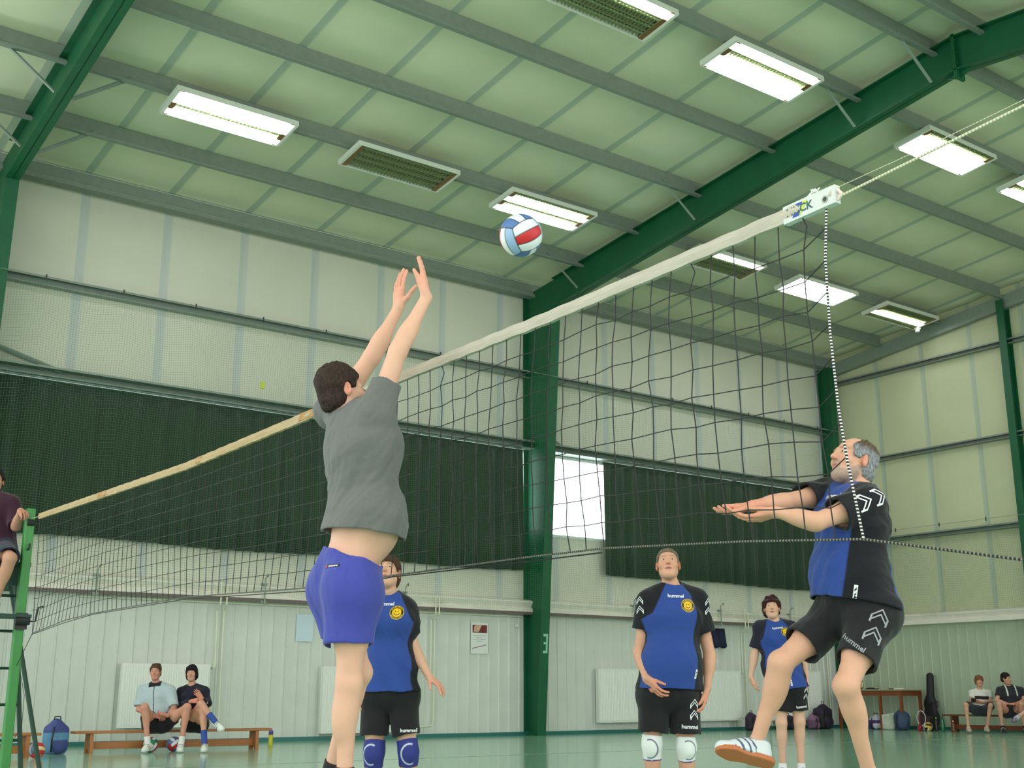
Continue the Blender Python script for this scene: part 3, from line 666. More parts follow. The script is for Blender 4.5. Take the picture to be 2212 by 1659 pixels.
def hand_prims(w, d, n, t, s=1.0, curl=.35, spread=.12, thumb_out=.6):
    """w wrist, d towards the fingers, n palm normal, t thumb side"""
    d = nrm(d); n = nrm(A3(n)-d*float(A3(n)@d)); t0 = np.cross(d, n); t = t0 if float(t0@A3(t)) >= 0 else -t0
    g = []
    q = lambda a, b, c: w + s*(a*d + b*t + c*n)
    kn = [(.088,.032,0), (.092,.011,-.002), (.088,-.010,-.001), (.080,-.029,.001)]
    for a, b, c in kn: g.append((cap(q(.012,b*.55,0), q(a,b,c), .0145*s, .0115*s), .014))
    ln = [(.040,.025,.020), (.045,.028,.021), (.041,.026,.020), (.032,.020,.018)]
    for i, (a, b, c) in enumerate(kn):
        p = q(a,b,c); ang = 0; r = .0092*s if i < 3 else .0080*s; sd = (1.5-i)*spread
        for k in range(3):
            ang += curl*(.55, 1.0, .8)[k]*(1+.12*i)
            e = p + s*ln[i][k]*((d*math.cos(sd)+t*math.sin(sd))*math.cos(ang) + n*math.sin(ang))
            g.append((cap(p, e, r, r*.93), .003)); p = e; r *= .93
    b0 = q(.022,.020,.006); dd = nrm(t*thumb_out + d*(1.05-thumb_out*.6) + n*.25)
    e1 = b0 + dd*.045*s; d2 = nrm(dd + d*.35); e2 = e1 + d2*.032*s; e3 = e2 + nrm(d2+n*.2)*.026*s
    g += [(cap(b0,e1,.0150*s,.0115*s), .012), (cap(e1,e2,.0110*s,.0098*s), .004), (cap(e2,e3,.0098*s,.0082*s), .003)]
    def f(P):
        D = None
        for fn, k in g: v = fn(P); D = v if D is None else smin(D, v, k)
        return D
    return f
def frames(J, V):
    J = {k: A3(v) for k, v in J.items()}
    up = nrm(J['neck']-J['waist']); lat = J['shR']-J['shL']; lat = nrm(lat - up*float(lat@up))
    fwd = np.cross(up, lat); fwd = fwd if float(fwd@A3(V['fwd'])) > 0 else -fwd
    return J, up, lat, nrm(fwd)
def torso(J, up, lat, fwd, g, ex, belly=0, hip=1.0, bust=0):
    hl = nrm(J['hipR']-J['hipL']); c = J['chest']; n = J['neck']; w = J['waist']; p = J['pelvis']
    P = [('u', cap(J['hipL'], J['hipR'], .098*hip*g+ex), .05),
         ('u', cap(p, w, .104*hip*g+ex, .100*g+ex, hl, 1.34), .05),
         ('u', cap(w, c, .100*g+ex, .116*g+ex, lat, 1.36), .06),
         ('u', cap(c, c+(n-c)*.5, .116*g+ex, .080*g+ex, lat, 1.5), .05),
         ('u', cap(J['shL'], J['shR'], .050*g+ex*.8), .05),
         ('u', cap(n-up*.005, J['shR'], .044*g+ex*.5, .045*g+ex*.8), .04),
         ('u', cap(n-up*.005, J['shL'], .044*g+ex*.5, .045*g+ex*.8), .04)]
    if belly: P.append(('u', ell(w-up*.02+fwd*.045*belly, np.stack([lat,fwd,up]), [.15*g+ex,.115*g*(.8+.25*belly)+ex,.15+ex]), .07))
    if bust:
        for e in (-1,1): P.append(('u', sph(c+up*.01+fwd*.075+lat*e*.07, .062*bust+ex), .05))
    return P
def glutes(J, up, fwd, g, ex):
    return [('u', sph(J['hip'+s]-fwd*.028+up*.03, .088*g+ex), .05) for s in 'RL']
def limbs(J, V, g, fwd, sp):
    P = []
    for s in 'RL':
        sh, el, wr = J['sh'+s], J['el'+s], J['wr'+s]; a = sp.get('arm', 1.0)
        P += [('u', cap(sh, el, .053*a, .041*a), .03), ('u', cap(sh+(el-sh)*.15, sh+(el-sh)*.35, .055*a, .052*a), .03),
              ('u', cap(el, wr, .040*a, .0265*a), .02), ('u', ell(el+(wr-el)*.28, basis(wr-el), [.043*a,.040*a,.085*a]), .025)]
        hd = nrm(V['hd'+s]); pn = A3(V['pn'+s])
        tside = np.cross(hd, pn) * (1 if s == 'R' else -1)
        if 'thumb'+s in V: tside = A3(V['thumb'+s])
        P.append(('u', hand_prims(wr, hd, pn, tside, sp.get('hand', 1.0), *sp.get('curl'+s, sp.get('curl', (.3,.10,.6)))), .018))
        hp, kn, an = J['hip'+s], J['kn'+s], J['an'+s]; l = sp.get('leg', 1.0)
        sk = nrm(an-kn); th = nrm(kn-hp); fr = nrm(V['ft'+s]); bk = -fr + sk*float(fr@sk); bk = nrm(bk)
        P += [('u', cap(hp, kn, .086*l, .056*l), .04), ('u', cap(hp+(kn-hp)*.1, hp+(kn-hp)*.5, .090*l, .078*l), .04),
              ('u', sph(kn-bk*.012, .052*l), .03), ('u', cap(kn, an, .050*l, .034*l), .03),
              ('u', ell(kn+(an-kn)*.30+bk*.022, basis(an-kn), [.050*l,.048*l,.12*l]), .03),
              ('u', ell(kn+(an-kn)*.20-bk*.005, basis(an-kn), [.048*l,.046*l,.10*l]), .03),
              ('u', sph(an+(kn-an)*.02, .038*l), .015)]
        d0 = A3(V['dn'+s]) if 'dn'+s in V else sk; dn = nrm(d0 - fr*float(d0@fr))
        P.append(('u', cap(an+dn*.035-fr*.02, an+dn*.052+fr*.12, .028, .018), .02))
    return P
def basis(z):
    z = nrm(z); a = A3((0,0,1)) if abs(z[2]) < .9 else A3((1,0,0)); x = nrm(np.cross(z, a)); return np.stack([x, np.cross(z, x), z])

def polys_mesh(polys):
    bm = bmesh.new()
    for pl in polys:
        bm.faces.new([bm.verts.new((x, y, 0)) for x, y in pl])
    bmesh.ops.triangulate(bm, faces=bm.faces)
    for _ in range(3):
        ed = [e for e in bm.edges if e.calc_length() > .016]
        if not ed: break
        bmesh.ops.subdivide_edges(bm, edges=ed, cuts=1); bmesh.ops.triangulate(bm, faces=bm.faces)
    me = bpy.data.meshes.new('mark'); bm.to_mesh(me); bm.free(); return me
def text_mesh(body, size):
    cu = bpy.data.curves.new('txt', 'FONT'); cu.body = body; cu.size = size; cu.align_x = 'CENTER'; cu.align_y = 'CENTER'; cu.resolution_u = 2; cu.offset = size*.022
    o = bpy.data.objects.new('txt', cu); COL.objects.link(o); dg = bpy.context.evaluated_depsgraph_get()
    me = bpy.data.meshes.new_from_object(o.evaluated_get(dg)); bpy.data.objects.remove(o); return me
def decal(bvh, parent, name, me, origin, direc, up, m, lift=.0025, label=None, mirror=False):
    """presses a flat mark onto the cloth: origin outside the surface, direc towards it"""
    d = Vector(direc).normalized(); u = Vector(up); u = (u-d*u.dot(d)).normalized(); r = d.cross(u)
    if mirror: r = -r
    ok = True; co = []
    for v in me.vertices:
        p = Vector(origin) + r*v.co.x + u*v.co.y
        h = bvh.ray_cast(p - d*.02, d, .6)
        if h[0] is None: co.append(None)
        else: co.append(h[0] - d*lift)
    good = [c for c in co if c is not None]
    if not good: return None
    for v, c in zip(me.vertices, co): v.co = c if c is not None else min(good, key=lambda g: (g-(Vector(origin)+r*v.co.x+u*v.co.y)).length)
    me.materials.clear(); me.materials.append(m); me.name = name
    o = bpy.data.objects.new(name, me); COL.objects.link(o); o.parent = parent
    root = parent
    while root.parent: root = root.parent
    if parent is root: o.location = -Vector(root.get('_base', (0,0,0)))
    if label: o['label'] = label
    return o
def ring(r0, r1, n=28): return [[(r0*math.cos(a), r0*math.sin(a)), (r1*math.cos(a), r1*math.sin(a)), (r1*math.cos(b), r1*math.sin(b)), (r0*math.cos(b), r0*math.sin(b))] for a, b in [(2*PI*k/n, 2*PI*(k+1)/n) for k in range(n)]]
def disc(r, n=24, cx=0, cy=0): return [[(cx+r*math.cos(2*PI*k/n), cy+r*math.sin(2*PI*k/n)) for k in range(n)]]
def chevron(w, h, t, y0=0):
    """one V with an outline: two strokes"""
    o = []
    for yy in (0, t*2.6):
        for s in (-1,1):
            q = [(0,y0+yy), (s*w/2,y0+yy+h), (s*w/2,y0+yy+h+t), (0,y0+yy+t)]
            o.append(q if s > 0 else q[::-1])
    for s in (-1,1):
        q = [(s*w/2,y0+h),(s*(w/2-t),y0+h-.2*t),(s*(w/2-t),y0+h+3.2*t),(s*w/2,y0+h+3.6*t)]; o.append(q if s < 0 else q[::-1])
    return o

def person(key, label, sp):
    """sp: the look. Parts: body, hair, eye, shirt, shorts, shoe, knee_pad, sock"""
    J, V = POSE[key]['J'], POSE[key]['V']
    J, up, lat, fwd = frames(J, V)
    g = sp.get('g', 1.0); vox = sp.get('vox', .005); hs = sp.get('head', 1.0); l = sp.get('leg', 1.0)
    gz = min(J['anR'][2], J['anL'][2]) - .08
    base = (float(J['pelvis'][0]), float(J['pelvis'][1]), 0.0 if sp.get('ground', True) else float(gz))
    root = thing('person', tuple(round(b,3) for b in base), label, 'person')
    H = head_axes(J, V); hc = J['head']
    hp, hq = head_prims(H, hc, hs, sp)
    T = torso(J, up, lat, fwd, g, 0, sp.get('belly',0), sp.get('hip',1.0), sp.get('bust',0))
    neckt = hc + H[2]*-.05*hs + H[1]*-.012*hs
    prims = [('u', f, k) for op, f, k in T] + glutes(J, up, fwd, g*sp.get('hip',1), 0)
    prims += [('u', cap(J['neck']-up*.03, neckt, .056*hs*sp.get('neckw',1), .051*hs*sp.get('neckw',1)), .03)] + limbs(J, V, g, fwd, sp) + hp
    lo, hi = bounds([v for k, v in J.items()] + [J['wrR']+nrm(V['hdR'])*.19, J['wrL']+nrm(V['hdL'])*.19, hc+H[2]*.1, J['anR']+A3(V['ftR'])*.15, J['anL']+A3(V['ftL'])*.15], .16)
    Vb, Fb = mesh_sdf(prims, None, lo, hi, vox)
    # skin colour, lips, brows, beard
    sk = L3(sp.get('skin', (205,160,135))); C = np.tile(sk, (len(Vb),1))
    hl = ((Vb-hc)@H.T)/hs
    inh = np.linalg.norm(hl, axis=1) < .16
    red = L3([min(255,v*k) for v, k in zip(sp.get('skin',(205,160,135)), (1.02,.84,.82))])
    def blend(mask, c, t=1.0):
        C[mask] = C[mask]*(1-t) + c*t
    def soft(d, c, t, w=.004):
        nonlocal C
        C = mixc(C, c, np.where(inh, np.clip(.5-d/w, 0, 1)*t, 0))
    nearh = (np.linalg.norm(Vb-J['wrR'],axis=1) < .2) | (np.linalg.norm(Vb-J['wrL'],axis=1) < .2)
    dl = np.minimum(((Vb-J['wrR'])@nrm(V['hdR'])), 9); dl2 = (Vb-J['wrL'])@nrm(V['hdL'])
    hm = ((np.linalg.norm(Vb-J['wrR'],axis=1) < .2) & (dl > 0)) | ((np.linalg.norm(Vb-J['wrL'],axis=1) < .2) & (dl2 > 0))
    C[:] = mixc(C, red, np.where(hm, np.clip(np.maximum(np.where(np.linalg.norm(Vb-J['wrR'],axis=1)<.2,dl,0), np.where(np.linalg.norm(Vb-J['wrL'],axis=1)<.2,dl2,0))/.06,0,1)*.5, 0))
    x, y, z = hl.T
    blend(inh & (np.abs(x) > .071) & (np.abs(z) < .04), red, .7)
    blend(inh & (y > .09) & (np.abs(x) < .022) & (z < -.008) & (z > -.036), red, .35)
    blend(inh & (y > .05) & (np.abs(np.abs(x)-.042) < .016) & (np.abs(z+.022) < .018), red, .35)
    yb = np.where(y > .070, 0, 1)
    soft((np.sqrt((x/.024)**2+((z+.054)/.0105)**2)-1)*.009+yb, L3(sp.get('lips', (176,108,98))), .75)
    soft((np.sqrt((x/.021)**2+((z+.0545)/(.0045 if sp.get('mouth_open') else .0022))**2)-1)*.003+yb, L3((84,40,38)), .75, .003)
    bz = .0335 + .002 - np.abs(np.abs(x)-.03)*.12
    soft((np.sqrt(((np.abs(x)-.030)/.020)**2+((z-bz)/.0048)**2)-1)*.0045+np.where(y > .06, 0, 1), L3(sp.get('brow', (90,70,55))), .7)
    if sp.get('beard'):
        bc = L3(sp['beard'])
        r_ = np.random.RandomState(3).uniform(.75, 1.15, len(Vb))[:,None].astype(np.float32)
        bm_ = inh & (y > -.005) & (z < -.03 + .5*np.clip(.055-y,0,1)*0) & ~((y > .078) & (np.abs(x) < .021) & (np.abs(z+.054) < .0095)) & (z > -.115) & ((z < -.066) | (np.abs(x) < .028) | (z < -.03-.9*np.clip(y-.02,0,.05)))
        C[bm_] = C[bm_]*.35 + (bc*r_[bm_])*.65
    np_mesh('body', Vb, Fb, M_skin, root, C)
    # eyes
    if sp.get('eyes', True):
        for e in (-1,1):
            b = MB(); c = hq(e*.031,.0800,.0120)
            b.sphere(tuple(c), .0140*hs, 20, 14, (1,.93,.52), Matrix([list(map(float,H[:,k])) for k in range(3)]))
            o = b.build('eye', M_eye, root, smooth=True); me = o.data
            n = len(me.vertices); co = np.empty(n*3, np.float32); me.vertices.foreach_get('co', co); co = co.reshape(-1,3)
            lv = ((co-c)@H.T)/hs; rr_ = np.hypot(lv[:,0], lv[:,2]-.0012)
            cc = np.tile(L3((205,196,190)), (n,1)); cc[rr_ < .0062] = L3(sp.get('iris', (70,90,110))); cc[rr_ < .0032] = L3((10,10,10)); cc[lv[:,2] > .0052] = L3((110,80,66))
            a = me.color_attributes.new('Col', 'FLOAT_COLOR', 'POINT'); c4 = np.ones((n,4), np.float32); c4[:,:3] = cc; a.data.foreach_set('color', c4.ravel())
    # hair
    st = sp.get('hair', 'short')
    if st:
        t = sp.get('hair_t', .013); w = folds(5, H[2], 160, .0022)
        w2 = folds(9, H[1], 60, sp.get('hair_w', .003))
        hr = [('u', ell(hq(0,-.012,.035), H, [(.073+t)*hs,(.096+t)*hs,(.086+t)*hs]), .0)]
        if st in ('short','bald'):
            hr.append(('u', ell(hq(0,-.045,-.03), H, [(.060+t)*hs,(.055+t)*hs,.065*hs]), .02))
        if st == 'bob':
            hr.append(('u', ell(hq(0,-.03,-.025), H, [(.078+t)*hs,(.075+t)*hs,(.10)*hs]), .02))
        hr.append(('w', lambda P: w(P)+w2(P), 0))
        hl_ = sp.get('hairline', .062)
        Rt = np.stack([H[0], nrm(H[1]*.94+H[2]*.34), nrm(H[2]*.94-H[1]*.34)])
        hr.append(('s', rbox(hq(0,.115,hl_-.11), Rt, [.064*hs,.075*hs,.11*hs], .03*hs), .01))       # the face
        if st != 'bob':
            for e in (-1,1): hr.append(('s', ell(hq(e*.09,-.004,-.006), H, [.03*hs,.024*hs,.036*hs]), .008))
            for e in (-1,1): hr.append(('s', rbox(hq(e*.07,.055,-.07), H, [.06*hs,.06*hs,.07*hs], .01*hs), .008))
            hr.append(('i', plane(hq(0,0,sp.get('nape',-.075)), -H[2]), 0))
        else:
            hr.append(('i', plane(hq(0,0,-.10), -H[2]), 0))
            hr.append(('s', rbox(hq(0,.09,-.05), H, [.055*hs,.085*hs,.075*hs], .02*hs), .01))
        if st == 'bald':
            hr.append(('s', ell(hq(0,.055,.085), H, [.062*hs,.10*hs,.075*hs]), .008))
        Vh, Fh = mesh_sdf(hr, None, *bounds([hc], .165), min(vox, .006))
        hlv = ((Vh-hc)@H.T)/hs
        hcol = np.tile(L3(sp.get('hair_col', (60,45,40))), (len(Vh),1))
        if 'hair_top' in sp: hcol = mixc(hcol, L3(sp['hair_top']), (hlv[:,2]-.045)/.03)
        ho = np_mesh('hair', Vh, Fh, M_hair, root, hcol)
    # shirt
    S_ = sp['shirt']; ex = S_.get('ex', .030); th = max(.010, 2.3*vox)
    hem = J['pelvis'] + up*S_.get('hem', .0); hn = nrm(S_.get('hemn', -up))
    fo = folds(S_.get('seed', 1), S_.get('fold', up*.6+lat*.5), S_.get('freq', 42), S_.get('amp', .003))
    def shirt_prims(e, outer):
        P = [('u', f, k) for op, f, k in torso(J, up, lat, fwd, g, e, sp.get('belly',0), sp.get('hip',1), sp.get('bust',0))]
        P.append(('u', cap(J['waist'], J['pelvis']-up*.06, .108*g+e, .112*g*sp.get('hip',1)+e+S_.get('flare',0), lat, 1.36), .05))
        P += glutes(J, up, fwd, g, e-.016)
        if 'flick' in S_: P.append(('u', cap(A3(S_['flick'][0]), A3(S_['flick'][1]), .03+e-ex, .012+e-ex, lat, 2.0), .05))
        P.append(('i', plane(hem, hn), 0) if outer else ('i', plane(hem + hn*.03, hn), 0))
        for s in 'RL':
            sh, el, wr = J['sh'+s], J['el'+s], J['wr'+s]; ts = S_.get('ts', .62); de = e-ex
            r0, r1 = S_.get('sr', (.066,.072))
            if ts <= 1:
                q = sh+(el-sh)*ts; q2 = q if outer else sh+(el-sh)*min(ts+.12,1.1)
                f = cap(sh, q2, (r0+de)*g, (r1+de)*g); f = both(f, plane(q if outer else q+nrm(el-sh)*.012, S_.get('cuff'+s, el-sh)))
                P.append(('u', f, .03))
            else:
                P.append(('u', cap(sh, el, r0+de, .052+de), .03)); q = el+(wr-el)*.92
                f = cap(el, q if outer else wr, .050+de, .042+de); P.append(('u', both(f, plane(q, wr-el)) if outer else f, .02))
        P.append(('w', fo, 0))
        if outer: P.append(('s', cap(J['neck']+up*.012+fwd*.01, hc, .064*hs, .075*hs), .006))
        return P
    lo, hi = bounds([J[k] for k in ('neck','shR','shL','waist','pelvis','hipR','hipL')] + [J['sh'+s]+(J['el'+s]-J['sh'+s])*min(1,S_.get('ts',.62)+.1) for s in 'RL'] + ([J['wrR'],J['wrL']] if S_.get('ts',.6) > 1 else []), .2)
    Vs, Fs = mesh_sdf(shirt_prims(ex, True), shirt_prims(ex, False)+[('w', lambda P: np.full(len(P), th, np.float32), 0)], lo, hi, vox)
    arm = np.minimum(*[cap(J['sh'+s], J['el'+s], .066, .072)(Vs) for s in 'RL'])
    tor = evalp([('u', f, k) for op, f, k in torso(J, up, lat, fwd, g, ex, sp.get('belly',0))][:4], Vs)
    loc = np.stack([(Vs-J['chest'])@lat, (Vs-J['chest'])@fwd, (Vs-J['chest'])@up], 1)
    Cs = S_['col'](Vs, loc, (tor-.004-arm) if S_.get('soft') else arm < tor-.004, J) if callable(S_['col']) else np.tile(L3(S_['col']), (len(Vs),1))
    so = np_mesh(S_.get('name','shirt'), Vs, Fs, M_cloth, root, Cs)
    # shorts
    H_ = sp['shorts']; ex2 = H_.get('ex', .026); tl = H_.get('t', .62); wt = J['pelvis'] + up*H_.get('waist', .12)
    fo2 = folds(11, H_.get('fold', up), H_.get('freq', 34), H_.get('amp', .003))
    def sh_prims(e, outer):
        hip = sp.get('hip', 1.0)
        P = [('u', cap(J['hipL'], J['hipR'], .098*hip*g+e), .05), ('u', cap(J['pelvis'], J['waist'], .104*hip*g+e, (.104*g+e if not H_.get('tight') else .100*g+e-H_['tight']), lat, 1.34), .05)] + glutes(J, up, fwd, g*hip, e-.008)
        if sp.get('belly'): b_ = sp['belly']; P.append(('u', ell(J['waist']-up*.02+fwd*.045*b_, np.stack([lat,fwd,up]), [.15*g+e-.012,.115*g*(.8+.25*b_)+e-.012,.15+e-.012]), .05))
        P.append(('i', plane(wt if outer else wt+up*.03, H_.get('wn', up)), 0))
        for s in 'RL':
            hp, kn = J['hip'+s], J['kn'+s]; q = hp+(kn-hp)*tl; q2 = hp+(kn-hp)*(tl if outer else min(tl+.12, 1.1)); dr = e-ex2
            l_ = max(l,.9); f = cap(hp+(kn-hp)*.05, q2, H_.get('r0',.114)*l_+dr, H_.get('r1', .108)*l_+dr)
            if outer: f = both(f, plane(q, H_.get('cut'+s, kn-hp)))
            P.append(('u', f, H_.get('k', .045)))
            if 'drape' in H_:
                f = cap(hp-fwd*.02, q2-fwd*H_['drape'], .085, .085)
                if outer: f = both(f, plane(q, H_.get('cut'+s, kn-hp)))
                P.append(('u', f, .06))
        P.append(('w', fo2, 0)); return P
    lo, hi = bounds([J[k] for k in ('pelvis','waist','hipR','hipL')] + [J['hip'+s]+(J['kn'+s]-J['hip'+s])*min(tl+.06,1) for s in 'RL'], .2)
    Vp, Fp = mesh_sdf(sh_prims(ex2, True), sh_prims(ex2, False)+[('w', lambda P: np.full(len(P), th, np.float32), 0)], lo, hi, vox)
    Cp = H_['col'](Vp, J) if callable(H_['col']) else np.tile(L3(H_['col']), (len(Vp),1))
    po = np_mesh(H_.get('name','shorts'), Vp, Fp, M_shorts, root, Cp)
    # footwear, socks, knee pads
    for s in 'RL':
        an, kn, hp = J['an'+s], J['kn'+s], J['hip'+s]; fr = nrm(V['ft'+s]); sk_ = nrm(an-kn); d0 = A3(V['dn'+s]) if 'dn'+s in V else sk_; dn = nrm(d0-fr*float(d0@fr)); sd = np.cross(fr, dn); R = np.stack([sd, fr, dn])
        fs = sp.get('foot', 1.0); q = lambda a, b, c: an + fs*(a*sd+b*fr+c*dn)
        if sp.get('shoes', True) and ('shoeonly' not in sp or s in sp['shoeonly']):
            up_ = [('u', cap(q(0,-.028,.048), q(0,.06,.050), .042*fs, .043*fs), .02), ('u', cap(q(0,.06,.058), q(0,.165,.068), .044*fs, .030*fs, sd, 1.25), .03),
                   ('u', cap(q(0,-.022,.0), q(0,-.01,.04), .044*fs, .046*fs), .02), ('u', cap(q(0,.02,.018), q(0,.10,.05), .036*fs, .032*fs), .02),
                   ('i', plane(q(0,0,.080), dn), 0), ('i', plane(q(0,0,-.012), -dn-fr*.25), 0), ('s', cap(q(0,-.012,-.03), q(0,-.008,.01), .037*fs, .036*fs), .004)]
            sc = [L3(c) for c in sp.get('shoe_col', ((235,235,235),(60,70,90),(170,170,170)))]
            Vq, Fq = mesh_sdf(up_, None, *bounds([q(0,-.1,0), q(0,.22,.09)], .07), min(vox,.006))
            lc = (Vq-an)@R.T/fs; c = np.tile(sc[0], (len(Vq),1))
            st_ = (np.abs(((lc[:,1]+.55*lc[:,2])/.034) % 1 - .5) < .17) & (lc[:,1] > .015) & (lc[:,1] < .115) & (np.abs(lc[:,0]) > .022)
            c[st_] = sc[1]; c[(lc[:,2] < .005)] = sc[1]*.6+sc[0]*.4
            c[(lc[:,1] > .03) & (lc[:,1] < .11) & (np.abs(lc[:,0]) < .014) & (((lc[:,1]/.016) % 1) < .5)] = sc[0]*.55+.2
            so_ = np_mesh('shoe', Vq, Fq, M_shoe, root, c)
            sl = [('u', cap(q(0,-.045,.078), q(0,.0,.078), .040*fs, .036*fs), .02), ('u', cap(q(0,.0,.078), q(0,.115,.080), .034*fs, .049*fs), .03), ('u', cap(q(0,.115,.080), q(0,.155,.078), .048*fs, .038*fs), .02),
                  ('i', plane(q(0,0,.094), dn), 0), ('i', plane(q(0,0,.070), -dn), 0)]
            Vq, Fq = mesh_sdf(sl, None, *bounds([q(0,-.1,.08), q(0,.2,.08)], .07), min(vox,.006))
            np_mesh('sole', Vq, Fq, M_shoe, so_, np.tile(sc[2], (len(Vq),1)))
        if 'sock' in sp and (s in sp.get('sockonly', 'RL')):
            h = sp.get('sock_h', .3); q0 = an+(kn-an)*h
            up_ = [('u', cap(an+(kn-an)*-.05, q0, .043*l, .040*l+.02*h), .01), ('u', ell(kn+(an-kn)*.45-nrm(fr)*.012, basis(an-kn), [.052*l,.050*l,.11]), .02) if h > .4 else ('u', sph(an, .044*l), .01), ('i', plane(q0, kn-an), 0)]
            Vq, Fq = mesh_sdf(up_, None, *bounds([an, q0], .09), vox)
            np_mesh('sock', Vq, Fq, M_pad, root, np.tile(L3(sp['sock']), (len(Vq),1)))
        if 'pad' in sp:
            a0 = kn+(hp-kn)*.20; a1 = kn+(an-kn)*.24; bk = nrm(-fr + sk_*float(fr@sk_))
            mk = lambda d: [('u', cap(a0, kn, .073*l+d, .070*l+d), .02), ('u', cap(kn, a1, .070*l+d, .062*l+d), .02), ('u', ell(kn-bk*.034+sk_*.012, basis(sk_), [.05+d,.045+d,.068+d]), .02)]
            Vq, Fq = mesh_sdf(mk(0)+[('i', plane(a0, hp-kn), 0), ('i', plane(a1, an-kn), 0), ('w', folds(4, np.cross(sk_,bk), 60, .0015), 0)], mk(-max(.010,2.2*vox)), *bounds([a0, a1], .12), vox)
            R = np.stack([np.cross(sk_, bk), -bk, sk_]); lc = (Vq-kn)@R.T; r = np.sqrt((lc[:,0]/.062)**2 + ((lc[:,2]-.012)/.075)**2)
            c = np.tile(L3(sp['pad'][0]), (len(Vq),1)); c = mixc(c, L3(sp['pad'][1]), np.where((lc[:,1] > .0) & (lc[:,0]*sp.get('pad_side',1) > -.02), np.clip(.5-(np.abs(r-.80)-.05)/.06, 0, 1), 0))
            e1 = (Vq-a1)@nrm(an-kn); c[e1 > -.007] = L3(sp['pad'][2])
            np_mesh('knee_pad', Vq, Fq, M_pad, root, c)
    out = dict(root=root, J=J, up=up, lat=lat, fwd=fwd, H=H, hq=hq, l=l, V=V)
    if sp.get('decals'):
        out['bvs'] = BVHTree.FromPolygons(Vs.tolist(), Fs.tolist()); out['bvp'] = BVHTree.FromPolygons(Vp.tolist(), Fp.tolist()); out['shirt'] = so; out['shorts'] = po
    return out
BLUE, BLACK = (44,72,146), (22,23,29)
def raglan(phi0=66, phi1=116, navy=BLACK, off=0):
    b, k = L3(BLUE), L3(navy)
    def f(P, loc, is_arm, J):
        ph = np.abs((np.degrees(np.arctan2(loc[:,0], loc[:,1])) - off + 180) % 360 - 180)
        k1 = np.minimum(ph-phi0, phi1-ph)*.0027
        zz = loc[:,2]; k2 = np.abs(loc[:,0]) - np.where(zz > 0, .165-.48*zz, .165-1.6*zz)
        k3 = is_arm if is_arm.dtype != bool else np.where(is_arm, .1, -.1)
        d = np.maximum(np.maximum(k1, k2*.9), k3)
        return mixc(np.tile(b, (len(P),1)), k, .5+d/.007)
    return f
TEAM = dict(decals=True)
def team_marks(o, chev=True, size=1.0):
    J, up, lat, fwd = o['J'], o['up'], o['lat'], o['fwd']; b = o['bvs']
    c = J['chest']; n = J['neck']
    left = -lat      # lat points to the wearer's right
    p = c + (n-c)*.62 + fwd*.32
    decal(b, o['shirt'], 'lettering', text_mesh('hummel', .034*size), p, -fwd, up, M_mark['white'], label='white maker lettering below the collar')
    p = c + (n-c)*.30 + left*.075 + fwd*.32
    decal(b, o['shirt'], 'badge', polys_mesh(disc(.046*size)), p, -fwd, up, M_mark['yellow'], .002, label='round yellow and black smiling badge')
    decal(b, o['shirt'], 'badge_ring', polys_mesh([q for q in ring(.030*size,.042*size)]), p, -fwd, up, M_mark['black'], .003)
    for sg in (1, -1):
        dots = []
        for k in range(26):
            a = 2*PI*k/26
            if sg*math.sin(a) > .35: dots += [[(.036*size*math.cos(a)+dx*size, .036*size*math.sin(a)+dy*size) for dx, dy in ((-.0022,-.0032),(.0022,-.0032),(.0022,.0032),(-.0022,.0032))]]
        decal(b, o['shirt'], 'badge_letters', polys_mesh(dots), p, -fwd, up, M_mark['yellow'], .004)
    face = disc(.0032*size, 10, -.008*size, .007*size) + disc(.0032*size, 10, .008*size, .007*size)
    for k in range(8):
        a0, a1 = PI*1.12+k*PI*.76/8, PI*1.12+(k+1)*PI*.76/8
        face.append([(.017*size*math.cos(a0), .002+.017*size*math.sin(a0)), (.0205*size*math.cos(a0), .002+.0205*size*math.sin(a0)), (.0205*size*math.cos(a1), .002+.0205*size*math.sin(a1)), (.017*size*math.cos(a1), .002+.017*size*math.sin(a1))])
    decal(b, o['shirt'], 'badge_face', polys_mesh(face), p, -fwd, up, M_mark['black'], .004)
def hem_tag(o, off, h=.06):
    J, up, lat, fwd = o['J'], o['up'], o['lat'], o['fwd']
    p = J['pelvis'] + up*h + off*.5; d = -nrm(off)
    decal(o['bvs'], o['shirt'], 'hem_tag', polys_mesh([[(-.009,-.03),(.009,-.03),(.009,.03),(-.009,.03)]]), p, d, up, M_mark['white'], .002, label='small white hem tag')
    decal(o['bvs'], o['shirt'], 'tag_print', polys_mesh([[(-.004,-.02),(.005,-.012),(.005,-.004),(-.004,-.012)],[(-.005,0),(.004,.008),(.004,.02),(-.005,.01)]]), p, d, up, M_mark['black'], .003)
def chevrons(o, which, at, d, up, scale=1.0, m='white', tilt=0):
    polys = []
    for k in (0,1): polys += [[(x*scale, y*scale) for x, y in q] for q in chevron(.06, -.03, .0065, k*.062)]
    par = o['shirt'] if which == 'bvs' else o['shorts']
    decal(o[which], par, 'chevrons', polys_mesh(polys), at, d, up, M_mark[m], .003, label='white double chevrons')

